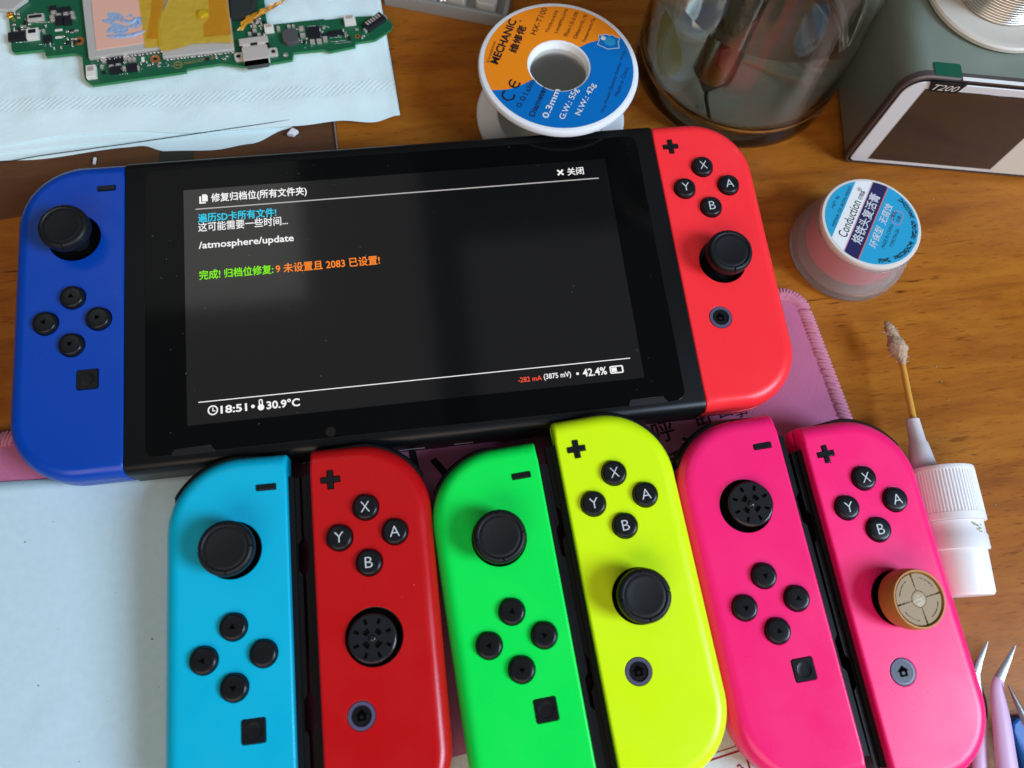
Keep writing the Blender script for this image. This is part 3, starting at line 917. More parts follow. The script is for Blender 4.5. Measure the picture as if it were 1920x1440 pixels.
lt('MECHANIC', (36.6, 74.7), (45.7, 92.9), 2.9, 0, .03)
lt('®', (47.0, 92.2), (47.5, 93.0), .9, 0)
lt('SOLDERING', (33.6, 75.6), (37.2, 84.4), .75, 0)
lt('维修佬', (43.6, 79.0), (48.7, 90.0), 2.9, 0, .03)
lt('HX-T100', (51.3, 86.3), (57.2, 97.6), 2.0, 0)
for t_, a, b in (('Tin(Sn):63%', (56.0, 86.8), (61.2, 96.3)), ('Lead(Pb):37%', (59.2, 86.4), (64.8, 96.7)), ('Flux:1.0-3.0%', (62.3, 84.9), (68.0, 95.2)), ('Others<0.1%', (65.3, 83.5), (70.9, 93.7)), ('Temperature:75g', (68.3, 81.7), (73.6, 91.9))):
    lt(t_, a, b, 1.35, 0)
lt('0.01slm', (42.0, 56.4), (48.6, 67.0), 1.9, 1)
lt('Diameter', (46.0, 52.4), (52.2, 64.0), 2.0, 1, .02)
lt('0.3mm', (50.4, 51.4), (56.4, 62.6), 2.3, 2, .02)
lt('G.W.: 55g', (56.3, 50.2), (63.1, 62.0), 2.7, 2, .015)
lt('N.W.: 42g', (61.9, 51.4), (69.3, 63.6), 2.6, 2, .015)
lt('The Finest Quality Solder Wire', (69.8, 52.0), (82.0, 77.0), 1.35, 1)
lt('Made in China', (75.6, 58.4), (81.5, 70.0), 1.3, 1)
# CE mark: two open rings
for cx, cy, r_, bar in ((38.6, 61.9, 2.3, 0), (41.3, 66.6, 2.0, 1)):
    base = D(58)
    arc = [base + D(55) + (2 * math.pi - 2 * D(55)) * k / 20 for k in range(21)]
    ctr = Vector((cx, cy)) - c0
    pol = [(ctr.x + r_ * math.cos(t), ctr.y + r_ * math.sin(t)) for t in arc] + [(ctr.x + (r_ - .55) * math.cos(t), ctr.y + (r_ - .55) * math.sin(t)) for t in arc[::-1]]
    v, f = plate(pol, [], 27.62); mb.add(v, f, 0, False)
    if bar: stripe(mb, ctr - Vector((math.cos(base), math.sin(base))) * r_ * .9, ctr + Vector((math.cos(base), math.sin(base))) * r_ * .5, .55, 27.62)
mb.build('label_lettering', [M['ink'], M['navy'], M['letter']], sr)
# shield shaped emblem
mb = MB()
sh = [(-3.9, -2.2), (-2.0, -2.8), (0, -3.6), (2.0, -2.9), (4.0, -2.4), (3.5, 0), (3.9, 2.2), (2.2, 2.3), (1.2, 3.2), (0, 2.6), (-1.2, 3.2), (-2.4, 2.3), (-3.9, 2.2), (-3.4, 0)]
TB = Matrix.Translation((76.4 - c0.x, 81.8 - c0.y, 27.6)) @ Matrix.Rotation(D(-14), 4, 'Z')
v, f = plate(sh, [], 0.0); mb.add(v, f, 0, False, TB)
v, f = plate(sh, [inset(sh, .22)], .02); mb.add(v, f, 1, False, TB)
v, f = plate([(-2.6, 1.6), (.3, 1.9), (2.3, 1.2), (2.4, -.9), (.8, -2.0), (-1.2, -1.4)], [], .03); mb.add(v, f, 2, False, TB)
v, f = plate(circle(-2.0, 1.0, .9, 10), [], .045); mb.add(v, f, 1, False, TB)
mb.build('emblem', [M['reelblue'], M['letter'], M['badgeblue']], sr)

# ------------------------------------------------------------------ glass bottle of clear liquid
gb = thing('glass_bottle', 'clear glass bottle of transparent liquid with a metal tube inside', 'bottle', (132.0, 89.8, 0))
outer = [(20, .9), (34, .2), (37.2, .8), (38.6, 3.0), (39.0, 7), (38.8, 14), (37.8, 30), (36.4, 50), (35.0, 76), (33.6, 96), (29, 110), (21, 119), (15, 123), (14, 138)]
innr = [(12.4, 138), (13.2, 123.8), (19.6, 117.6), (27, 108.6), (31.4, 95), (33.0, 76), (34.2, 50), (35.4, 30), (36.3, 15), (35.8, 9.6), (33, 6.6), (24, 5.6), (8, 5.0)]
MB().lathe(outer + innr, 72, cap0=True, cap1=True).build('bottle_glass', M['clear'], gb, sharp=60)
MB().lathe([(8, 5.08), (24, 5.68), (32.9, 6.7), (35.7, 9.7), (36.2, 15), (35.3, 30), (34.55, 43), (34.5, 43.4), (10, 43.2)], 64).build('liquid', M['liquid'], gb, sharp=60)
TX, TY = -13.0, -12.0
MB().lathe([(2, 5.75), (25, 6.0), (32, 7.2)], 48, cap1=False).build('pale_refraction_disc', mat('pale_refraction_tint', (.55, .56, .44), .35, alpha=.27), gb)  # added pale disc; stands in for light scattered in the glass bottom
mb = MB().lathe([(.8, 9), (4.4, 15), (6.2, 17), (6.4, 20), (6.4, 133)], 32, c=(TX, TY))
mb.build('metal_tube', M['steel'], gb)
mb = MB().tube([(TX - 3, TY - 14, 7.8), (TX - 1, TY - 4, 8.5), (TX, TY, 12)], .7, 8); mb.build('wick_wire', M['darkwire'], gb)
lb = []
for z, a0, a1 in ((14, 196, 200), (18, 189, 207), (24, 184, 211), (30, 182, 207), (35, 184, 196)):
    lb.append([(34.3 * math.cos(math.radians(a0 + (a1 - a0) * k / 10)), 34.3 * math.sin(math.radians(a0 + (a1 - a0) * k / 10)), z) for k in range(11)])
MB().loft(lb, cap0=False, cap1=False, closed=False).build('yellow_reflection', mat('yellow_reflection_tint', (.50, .42, .03), .6, alpha=.7), gb)  # added patch painting a yellow reflection seen through the liquid
mb = MB().lathe([(9, 132), (15.2, 132), (24, 134), (26, 136), (26, 150), (24.6, 152), (6, 152)], 40); mb.build('bottle_cap', M['reelwhite'], gb)

# ------------------------------------------------------------------ soldering station
AS = math.radians(-10.8)
ss = thing('soldering_station', 'grey metal soldering station with smoked front screen and green pull tab', 'soldering station', (165.0, 44.3, 0), (0, 0, AS))
W_, H_, Dp = 112.0, 47.0, 105.0


def fr(x0, x1, z0, z1, rt, rb, n=6):
    out = []
    for cx, cz, a0, r_ in ((x1 - rb, z0 + rb, -90, rb), (x1 - rt, z1 - rt, 0, rt), (x0 + rt, z1 - rt, 90, rt), (x0 + rb, z0 + rb, 180, rb)):
        for k in range(n + 1):
            a = math.radians(a0 + 90 * k / n); out.append((cx + r_ * math.cos(a), cz + r_ * math.sin(a)))
    return out


def slab(poly, y0, y1, mb=None, mi=0, bev=0.0):
    mb = mb or MB()
    rings = [[(x, y1, z) for x, z in poly], [(x, y0 + bev, z) for x, z in poly]]
    if bev: rings.append([(x, y0, z) for x, z in inset(poly, bev)])
    return mb.loft(rings, mi)


slab(fr(.3, W_ - .3, .6, H_ - .2, 8, 3), 2.2, Dp).build('case', M['case'], ss)
slab(fr(0, W_, .4, H_, 8, 3), -.4, 2.2, bev=.5).build('front_rim', M['rim'], ss)
slab(fr(1.0, W_ - 1, 1.4, H_ - 1.2, 7.2, 2.4), -.42, -.3).build('shadow_gap', M['gap'], ss)
slab(fr(1.7, W_ - 1.7, 2.2, H_ - 2.2, 6.4, 2), -.75, -.35, bev=.2).build('front_panel', M['panelwhite'], ss)
slab([(55.2, 3.0), (74, 3.0), (74, 43.5), (55.2, 43.5)], -.82, -.76).build('cream_label', M['panelcream'], ss)
slab([(8.2, 4.2), (55, 4.2), (55, 41.8), (8.2, 41.8)], -.95, -.76, bev=.08).build('screen', M['panelscreen'], ss)
slab([(9.4, 41.4), (18.6, 41.4), (20.0, 45.6), (7.8, 45.6)], -1.15, -.78).build('badge', M['gap'], ss)
mb = MB()
TT = Matrix.Translation((9.9, -1.2, 42.1)) @ Matrix.Rotation(math.radians(90), 4, 'X')
put_text(mb, 'T200', 0, 8.4, 0, 2.5, 0, 0, .0, .3, TT)
mb.build('badge_lettering', M['lidrim'], ss)
mb = MB().box(8.6, 17.6, .2, 5.6, H_ + .02, H_ + .14, r=.8)
mb.build('pull_tab', M['tab'], ss, rot=(0, 0, 0))
mb = MB().box(17.6, 100, -.9, .5, H_ - .05, H_ + .18)
mb.build('edge_film', M['lidwhite'], ss)

rw = thing('wire_reel', 'cream plastic reel wound with silver solder wire on top of the soldering station', 'solder reel', (205.3, 73.6, H_))
MB().lathe([(9, .1), (24.2, .1), (24.9, .8), (24.9, 1.9), (24.3, 2.5), (22.2, 2.55), (21.8, 2.35), (9, 2.3)], 80).build('lower_flange', M['reelcream'], rw)
prof = []
for k in range(30):
    for q in range(5):
        a = math.pi * q / 4; prof.append((15.2 + .45 * math.sin(a), 2.5 + k * .9 + .45 * (1 - math.cos(a))))
MB().lathe(prof, 72).build('wire_winding', M['wire'], rw, sharp=80)
MB().lathe([(9, 29.6), (24.2, 29.6), (24.9, 30.2), (24.9, 31.4), (24.3, 32), (9, 32)], 64).build('upper_flange', M['reelcream'], rw)

# ------------------------------------------------------------------ flux jar
fj = thing('flux_jar', 'small frosted jar with sky blue striped lid label beside the coral controller', 'jar', (155.0, 6.5, 0))
MB().lathe([(6, .1), (18.6, .1), (20.0, .9), (20.4, 2.5), (20.2, 6.5), (19.3, 9.5), (18.3, 13.5), (17.5, 17.6), (16.6, 17.6), (17.3, 13.5), (18.2, 9.5), (18.9, 6.5), (18.4, 3.2), (6, 2.6)], 72).build('jar_base', M['frost'], fj, sharp=60)
MB().lathe([(6, 4.6), (14.6, 4.7), (16.0, 5.6), (16.3, 7.5), (16.3, 17.2), (6, 17.3)], 60).build('red_bounce_core', M['pot'], fj)
MB().lathe([(15, 17.6), (17.0, 17.9), (17.3, 18.9), (17.25, 20.0), (16.9, 20.5), (16.3, 20.6), (8, 20.6)], 72).build('lid_rim', M['lidrim'], fj)
A5 = math.radians(54.9)
TJ = Matrix.Rotation(A5, 4, 'Z')     # local x along the stripes, local -y to the lower right


def strip_disc(r, y0, y1, z, n=24):
    top = []
    for k in range(n + 1):
        y = y0 + (y1 - y0) * k / n; top.append((math.sqrt(max(0, r * r - y * y)), y))
    pol = top + [(-x, y) for x, y in top[::-1]]
    vs = [(x, y, z) for x, y in pol]
    return vs, [[k, k + 1, 2 * n - k, 2 * n + 1 - k] for k in range(n)]


mb = MB()
for y0, y1, mi in ((10.1, 16.0, 0), (5.0, 10.1, 1), (-.4, 4.6, 2), (4.6, 5.0, 3), (-.75, -.4, 4), (-16.0, -.75, 0)):
    v, f = strip_disc(16.0, y0 + .0, y1, 20.66); mb.add(v, f, mi, False, TJ)
lid = mb.build('lid_label', [M['lidblue'], M['lidwhite'], M['lidnavy'], mat('pale_pink_line', (.6, .35, .4), .5), mat('coral_line', (.6, .12, .1), .5)], fj)
mb = MB()
ZJ = 20.70


def jt(body, x0, x1, y0, y1, mi=0, bold=0.0, shear=0.0): put_text(mb, body, x0, x1, y0, y1, ZJ, mi, bold, shear, TJ)


jt('NET: 8g', -1.6, 3.9, 12.9, 14.2)
jt('REPAIR OF IRON HEAD', -8.2, 9.8, 10.6, 11.7)
jt('Conduction', -10.4, 5.4, 5.6, 8.8, 0, .004)
jt('®', 9.4, 10.9, 7.2, 8.7)
jt('可得森', 6.2, 10.2, 5.7, 7.3, 0, .008)
jt('烙铁头复活膏', -10.3, 11.0, .5, 4.1, 1, .012)
jt('环保型', -9.3, -.4, -4.6, -1.7, 1, .006, .2)
jt('无腐蚀', 1.0, 9.6, -4.6, -1.7, 1, .006, .2)
jt('MADE IN CHINA', -7.6, 2.7, -7.0, -5.8)
jt('TYPE:TH-0A', -6.0, 1.9, -9.4, -8.2)
jt('上等品', 4.0, 7.8, -6.4, -5.0); jt('合格', 4.4, 7.0, -8.4, -7.0)
ro = rrect(3.2, 8.8, -9.0, -5.6, 1.0, 4)
v, f = plate(ro, [inset(ro, .25)], ZJ); mb.add(v, f, 2, False, TJ)
# ring of tiny illegible print near the edge: short strokes of uneven length
for k in range(64):
    a = D(-152 + k * 2.05)
    if k in (8, 9, 10, 30, 31, 46, 47): continue
    for q in range(2):
        r0 = 13.6 + random.uniform(0, .5) + q * .75; da = random.uniform(.008, .018)
        mb.add([(r0 * math.cos(a - da), r0 * math.sin(a - da), ZJ), ((r0 + random.uniform(.3, .8)) * math.cos(a - da), (r0 + .6) * math.sin(a - da), ZJ), ((r0 + .6) * math.cos(a + da), (r0 + .6) * math.sin(a + da), ZJ), (r0 * math.cos(a + da), r0 * math.sin(a + da), ZJ)], [[0, 1, 2, 3]], 0, False, TJ)
mb.build('label_lettering', [M['ink'], M['letter'], mat('rose_line', (.45, .2, .35), .5)], fj)

# ------------------------------------------------------------------ dropper bottle lying on its side
ax = Vector((.1, .995, 0)).normalized(); AD = math.atan2(-ax.x, ax.y)
db = thing('dropper_bottle', 'white plastic bottle with ribbed cap and cotton tipped amber tube, lying on its side', 'bottle', (158.2, -77, 10), (0, 0, AD))
LY = Matrix.Rotation(math.radians(-90), 4, 'X')      # lathe axis z -> local y


def lay(prof, n, mi=0, mb=None, T=Matrix.Identity(4), cap0=True):
    mb = mb or MB(); return mb.lathe(prof, n, mi=mi, T=T @ LY, cap0=cap0)


# ribbed cap: every second vertex pushed in
mb = MB(); n = 256; rings = []
for r_, y, rib in ((8.8, .25, 0), (9.6, 0, 0), (9.75, -.5, 0), (9.75, -1.4, 0), (9.75, -1.5, 1), (9.95, -14.2, 1), (9.95, -14.3, 0), (10.0, -16.5, 0), (9.2, -16.5, 0)):
    ring = []
    for i in range(n):
        a = 2 * math.pi * i / n; q = r_ - (.22 if rib and i % 4 in (0, 1) else 0)
        ring.append((q * math.cos(a), y, q * math.sin(a)))
    rings.append(ring)
mb.loft(rings).build('ribbed_cap', M['whiteplastic'], db, sharp=30)
lay([(8.9, -16.6), (8.95, -20.5), (9.25, -21.0), (9.25, -25.0), (8.7, -25.2)], 64).build('collar', M['whiteplastic'], db)
lay([(8.35, -25.0), (8.0, -37.4), (7.4, -38.3), (4, -38.4)], 64).build('bottle_body', M['whiteplastic'], db)
TN = Matrix.Translation((-4.7, 0, 0)) @ Matrix.Rotation(math.radians(1.5), 4, 'Z')
lay([(4.0, .1), (3.9, 1.0), (2.9, 8.6), (2.5, 9.1), (2.05, 16.6), (1.6, 17.0), (.8, 17.0)], 32, T=TN).build('nozzle', M['nozzle'], db)
MB().tube([(-4.7, 16, 0), (-4.55, 25, -.2), (-4.3, 38, -.3), (-4.6, 44, 0)], [1.0, 1.0, .95, .8], 14).build('tube', M['ambertube'], db)
mb = MB(); rings = []
for k in range(25):
    t = k / 24; y = 35.5 + 15.5 * t
    rad = [.9, 1.3, 2.2, 3.0, 2.7, 1.8, 1.7, 1.4, .5]
    q = t * 8; i = min(7, int(q)); r_ = rad[i] + (rad[i + 1] - rad[i]) * (q - i)
    cx = -4.3 - 1.2 * t - 1.6 * t * t
    rings.append([(cx + r_ * (1 + random.uniform(-.2, .2)) * math.cos(2 * math.pi * j / 20), y + random.uniform(-.2, .2), r_ * (1 + random.uniform(-.2, .2)) * math.sin(2 * math.pi * j / 20)) for j in range(20)])
mb.loft(rings).build('cotton_tip', M['cotton'], db, sharp=180)
mb = MB()
for i in range(90):
    t = random.random(); a = random.uniform(0, 6.3); y = 36 + 13.5 * t; r_ = (1.0 if t < .1 else 2.2) * (1.0 if t < .6 else .7)
    cx = -4.3 - 1.2 * t - 1.6 * t * t
    p = Vector((cx + r_ * math.cos(a), y, r_ * math.sin(a))); d = Vector((math.cos(a + random.uniform(-.6, .6)), random.uniform(-.9, .5), math.sin(a))) * random.uniform(.5, 1.5)
    mb.tube([p, p + d * .5 + Vector((0, .15, 0)), p + d], [.09, .07, .03], 4)
tag(mb.build('cotton_fibres', M['whitefuzz'], db), kind='stuff')
mb = MB()
for x, y, r_ in ((1.6, -18.2, .55), (2.5, -18.6, .5), (3.2, -19.4, .6), (2.4, -19.7, .45), (3.6, -20.4, .4), (1.0, -17.8, .35), (4.0, -18.4, .35), (2.9, -20.3, .35)):
    z = math.sqrt(8.97 ** 2 - x * x)
    mb.add([(x + r_ * (1 + .3 * math.sin(3 * k)) * math.cos(2 * math.pi * k / 10), y + r_ * math.sin(2 * math.pi * k / 10) * .7, z + .03 - .1 * (r_ * math.cos(2 * math.pi * k / 10)) * x / z * 3) for k in range(10)], [list(range(10))], 0, False)
mb.build('stain', mat('olive_stain', (.36, .34, .2), .7), db)


# ------------------------------------------------------------------ tweezers and blue tool, lower right
def smooth_path(pts, n=6):
    out = []
    P = [Vector(p) for p in pts]
    for i in range(len(P) - 1):
        p0, p1, p2, p3 = P[max(i - 1, 0)], P[i], P[i + 1], P[min(i + 2, len(P) - 1)]
        for k in range(n):
            t = k / n
            out.append(.5 * ((2 * p1) + (p2 - p0) * t + (2 * p0 - 5 * p1 + 4 * p2 - p3) * t * t + (3 * p1 - p0 - 3 * p2 + p3) * t ** 3))
    out.append(P[-1]); return out


tw = thing('tweezers', 'lavender painted tweezers with bent steel tips at the pink controller', 'tweezers', (0, 0, 0))
A_tip = [(160.3, -128.7, 4.5), (158.3, -131.0, 4.5), (156.0, -133.6, 4.4), (154.0, -136.5, 4.2)]
MB().tube(A_tip, [.25, .75, 1.15, 1.5], 8, flat=.5).build('steel_tip', M['tip'], tw)
MB().tube(smooth_path([(154.0, -136.5, 4.2), (153.4, -140, 4), (153.6, -145, 3.6), (152.6, -149, 3.5)], 4), 1.3, 8, flat=.5).build('steel_shank', M['tip'], tw)
pa = smooth_path([(152.6, -148.5, 3.5), (150, -154, 3.6), (147.2, -161, 3.6), (144, -172, 3.6)], 5)
MB().tube(pa, [1.3 + 1.6 * i / len(pa) for i in range(len(pa))], 10, flat=.5).build('arm', M['lavender'], tw)
B_tip = [(167.2, -130.7, 6.5), (164.3, -133.6, 6.5), (161.4, -136.6, 6.4), (159.0, -139.2, 6.2)]
MB().tube(B_tip, [.25, .85, 1.3, 1.65], 8, flat=.55).build('steel_tip', M['tip'], tw)
pb = smooth_path([(159.2, -138.9, 6.2), (157.9, -141.2, 6.1), (157.0, -145, 6), (155.8, -151, 6), (153.6, -161, 6), (151, -174, 6)], 5)
MB().tube(pb, [1.55 + 2.2 * (i / len(pb)) for i in range(len(pb))], 12, flat=.5).build('arm', M['lavender'], tw)
t2 = thing('tweezers', 'straight pointed steel tweezers with lavender arm over the blue tool', 'tweezers', (0, 0, 0))
MB().tube([(160.0, -140.9, 8.0), (160.7, -144.5, 8.0), (161.4, -148.4, 8.0), (161.9, -151.5, 8.0)], [.2, .7, 1.05, 1.3], 10, flat=.7).build('steel_tip', M['tip'], t2)
MB().tube([(161.9, -151.4, 8.0), (162.6, -155, 8.0), (163.6, -160, 8), (166, -172, 8)], [1.25, 1.5, 1.9, 2.4], 10, flat=.6).build('arm', M['lavender'], t2)
mb = MB().prism([(160.0, -153.6), (161.0, -151.6), (163.0, -150.4), (171, -151.2), (172, -175), (159.5, -175)][::-1], .1, 3.2, bev=.9)
tag(mb.build('tool_handle', M['bluegrip']), 'blue plastic tool handle under the straight tweezers', 'tool')

# ------------------------------------------------------------------ clear film, scraps, tissue
mb = MB(); nx, ny = 40, 14; vs = []; fs = []
for j in range(ny + 1):
    for i in range(nx + 1):
        u, v = i / nx, j / ny
        x0_ = -190 + u * 168.3
        yb = 41 + u * 18; yt = 84 - (1 - u) * 9
        y = yb + (yt - yb) * v
        vs.append((x0_ + (.6 - v * .6), y, .35 + .35 * math.sin(u * 19 + v * 3) * math.sin(v * 5 + u * 7) * (1 - v)))
for j in range(ny):
    for i in range(nx): fs.append([j * (nx + 1) + i, j * (nx + 1) + i + 1, (j + 1) * (nx + 1) + i + 1, (j + 1) * (nx + 1) + i])
film = MB().add(vs, fs).build('plastic_film', M['film'])
tag(film, 'dark clear plastic film lying between the tissue and the console', 'plastic film')
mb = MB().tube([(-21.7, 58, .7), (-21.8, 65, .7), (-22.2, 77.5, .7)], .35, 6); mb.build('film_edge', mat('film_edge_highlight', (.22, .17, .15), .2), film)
mb = MB().tube([(-190, 64.5, 1.6), (-136, 68.5, 2.0), (-124, 70.0, 2.3), (-90, 72.7, 2.6), (-36, 78.0, 2.6)], .16, 6); mb.build('film_rim', mat('dark_film_rim', (.02, .025, .025), .3), film)

s1 = MB().prism([(-39.0, 72.2), (-36.8, 71.6), (-35.0, 73.2), (-37.0, 74.6)], .9, 2.6, bev=.3).build('paper_scrap', M['scrap'])
tag(s1, 'larger white scrap on the clear film under the tissue edge', 'scrap')
s2 = MB().prism([(-105.8, 65.8), (-105.1, 65.7), (-104.9, 68.4), (-105.7, 68.2)], .9, 1.7, bev=.15).build('paper_scrap', M['scrap'])
tag(s2, 'tiny white sliver on the clear film above the blue controller', 'scrap')
s3 = MB().box(-84, -72, 63.5, 70, .02, .2, r=1).build('green_strip', M['greenstrip'])
tag(s3, 'dark green strip showing through the clear film behind the console', 'strip')

ts = thing('tissue', 'folded white paper tissue with dotted hem under the circuit board', 'tissue', (0, 0, 0))


def curve(pts, x):
    if x <= pts[0][0]: return pts[0][1]
    for a, b in zip(pts[:-1], pts[1:]):
        if x <= b[0]:
            t = (x - a[0]) / (b[0] - a[0]); t = t * t * (3 - 2 * t)
            return a[1] + (b[1] - a[1]) * t
    return pts[-1][1]


from mathutils import noise as mn


def sheet(name, bottom, right, ztop, zed, seed, nx=110, ny=60, x0=-190, ytop=172, amp=1.0, thick=.25):
    vs, fs = [], []
    for j in range(ny + 1):
        v = (j / ny) ** 1.5
        for i in range(nx + 1):
            u = i / nx
            xb = x0 + u * (right[0][1] - x0)
            y = curve(bottom, xb); y = y + (ytop - y) * v
            xr = curve(right, y) if False else right[0][1] + (right[1][1] - right[0][1]) * min(1, max(0, (y - right[0][0]) / (right[1][0] - right[0][0])))
            x = x0 + u * (xr - x0)
            k = min(1, v * 9)
            z = zed + (ztop - zed) * math.sin(k * math.pi / 2)
            z += amp * k * (mn.noise(Vector((x * .05 + seed, y * .045, seed))) * .9 + abs(mn.noise(Vector((x * .11 + y * .05 + seed, y * .02, 3)))) * .8 + mn.noise(Vector((x * .3, y * .3, seed))) * .12)
            z -= .8 * max(0, (u - .97) / .03) * k
            vs.append((x, y, max(.12, z)))
    for j in range(ny):
        for i in range(nx): fs.append([j * (nx + 1) + i, j * (nx + 1) + i + 1, (j + 1) * (nx + 1) + i + 1, (j + 1) * (nx + 1) + i])
    o = MB().add(vs, fs).build(name, M['tissue'], ts, sharp=180)
    so = o.modifiers.new('thickness', 'SOLIDIFY'); so.thickness = thick * S; so.offset = -1
    return o


sheet('lower_layer', [(-190, 68.5), (-137, 70.4), (-126, 69.9), (-95, 72.4), (-90, 72.6), (-81.6, 69.6), (-65, 68.7), (-52, 70.3), (-39, 75.6), (-34, 79), (0, 82)], ((75, .6), (130, -1)), 1.0, .7, 1.3, amp=.3)
sheet('middle_layer', [(-190, 71.5), (-137, 73.2), (-110, 74.3), (-80, 74.2), (-50, 75.2), (-34, 76.5), (-15, 78), (2, 80)], ((75, 1.0), (130, -1.0)), 1.75, 1.45, 5.1, amp=.3)
sheet('upper_layer', [(-190, 75), (-137, 75.6), (-113, 77.8), (-97, 78.0), (-71, 75.4), (-34, 75.3), (-20, 76.3), (-8, 74.6), (1.6, 77)], ((75, 2.0), (130, -1)), 2.6, 2.15, 9.7, amp=1.15)

# ------------------------------------------------------------------ circuit board
pcbo = [(-137.3, 136.5), (-136.6, 131.5), (-135.0, 122.7), (-134.0, 113.7), (-133.0, 112.4), (-122.7, 113.1), (-122.0, 110.0), (-111.9, 110.7), (-109.5, 109.3), (-108.8, 102.8), (-108.1, 98.7), (-105.5, 96.1), (-73.3, 99.5), (-72.8, 100.9), (-60.6, 102.3), (-53.0, 100.5), (-41.5, 101.3), (-35.3, 102.1), (-34.7, 105.4), (-23.4, 105.9), (-21.5, 104.8), (-12.0, 106.5), (-11.9, 108.3), (-4.5, 109.1), (1.8, 113.6), (2.6, 115.8), (0.5, 120.1), (-10.7, 120.6), (-22.7, 119.8), (-23.0, 120.3), (-43.6, 118.8), (-44.2, 122.1), (-44.6, 130.4), (-46, 160), (-137, 160)]
cb = thing('circuit_board', 'green circuit board with metal shields and amber tape lying on the tissue', 'circuit board', (0, 0, 4.4))
mb = MB(); mb.loft([[(*p, 0) for p in pcbo], [(*p, 1.1) for p in pcbo]], mi=1, cap0=True, cap1=False, smooth=False)
v, f = plate(pcbo, [], 1.1); mb.add(v, f, 0, False)
mb.build('board', [M['pcb'], M['pcbedge']], cb)
BR = math.radians(5)


def comp(name, mt, x, y, sx, sy, h, rot=BR, bev=.12, lab=None):
    o = MB().box(-sx / 2, sx / 2, -sy / 2, sy / 2, 0, h, r=.0, bev=bev).build(name, mt, cb, loc=(x, y, 1.1), rot=(0, 0, rot))
    return o


for x, y, sx, sy in [(-132.5, 119.3, 5.5, 3.9), (-121.7, 117.4, 2.8, 3.2), (-118.1, 125.7, 2.6, 4.0), (-115.1, 125.5, 2.6, 4.0), (-116.4, 130.4, 4.1, 2.5), (-120.6, 131.4, 2.3, 2.0), (-99.2, 105.6, 2.7, 2.9), (-96.4, 106.0, 2.4, 2.9), (-97.5, 101.6, 3.7, 3.0), (-91.8, 102.3, 3.2, 3.4), (-26.9, 113.6, 4.7, 5.2), (-18.9, 112.8, 5.5, 2.3)]:
    comp('chip', M['chip'], x, y, sx, sy, .9)
for x, y, sx, sy in [(-126.6, 119.5, 4.0, 4.4), (-105.6, 101.0, 3.3, 5.2), (-13.2, 118.2, 4.2, 4.0), (-43.0, 116.3, 3.3, 3.2)]:
    o = comp('connector', M['plug'], x, y, sx, sy, 1.6)
    MB().box(-sx * .32, sx * .32, -sy * .02, sy * .36, 1.6, 1.75, r=.2).build('contact', M['chip'] if x < -110 else M['ceramic'], o)
for x, y, sx, sy in [(-118.2, 121.6, 2.6, .9), (-117.9, 118.3, 2.6, .9), (-88.3, 106.0, 1.1, 2.2)]:
    comp('solder_pad', M['plug'], x, y, sx, sy, .25)
caps = [(-120.2, 129.6, 1.9, 1.3), (-118.4, 128.2, 1.9, 1.3), (-115.8, 128.6, 1.9, 1.3), (-113.7, 128.9, 1.5, 1.3), (-120.6, 127.6, 1.7, 1.2), (-120.3, 126.2, 1.7, 1.2), (-113.3, 127.1, 1.7, 1.3), (-123.2, 121.2, 0.9, 1.2), (-101.6, 106.3, 1.7, 2.0), (-94.1, 106.9, 1.5, 2.2), (-92.6, 105.9, 1.2, 2.0), (-91.2, 105.8, 1.1, 2.0), (-99.0, 103.5, 1.7, 1.0), (-96.6, 103.9, 1.7, 1.0), (-94.5, 102.0, 1.1, 2.1), (-102.3, 103.5, 1.1, 1.2), (-89.6, 102.1, .7, 1.9), (-31.3, 115.9, 2.0, 1.8), (-30.9, 112.6, 1.8, 2.0), (-27.5, 109.4, 1.7, 1.9), (-25.0, 109.5, 1.8, 1.9), (-22.8, 110.3, 1.5, 2.3), (-39.7, 116.5, 1.2, 1.8), (-35.8, 117.0, 1.2, 1.5), (-34.2, 117.1, 1.0, 1.3), (-48.4, 118.4, 1.4, 1.3), (-48.4, 116.0, 1.4, 1.5), (-50.2, 114.8, 1.2, 1.2), (-46.8, 114.0, 1.2, 1.2), (-47.0, 120.8, 1.6, 1.3)]
for x, y, sx, sy in caps:
    mb = MB(); L = sx > sy
    a, b = sx / 2, sy / 2
    if L: mb.box(-a * .45, a * .45, -b, b, 0, .8, 0, bev=.1); mb.box(-a, -a * .45, -b, b, 0, .84, 1, bev=.1); mb.box(a * .45, a, -b, b, 0, .84, 1, bev=.1)
    else: mb.box(-a, a, -b * .45, b * .45, 0, .8, 0, bev=.1); mb.box(-a, a, -b, -b * .45, 0, .84, 1, bev=.1); mb.box(-a, a, b * .45, b, 0, .84, 1, bev=.1)
    mb.build('capacitor', [M['ceramic'], M['solder']], cb, loc=(x, y, 1.1), rot=(0, 0, BR))
mb = MB()
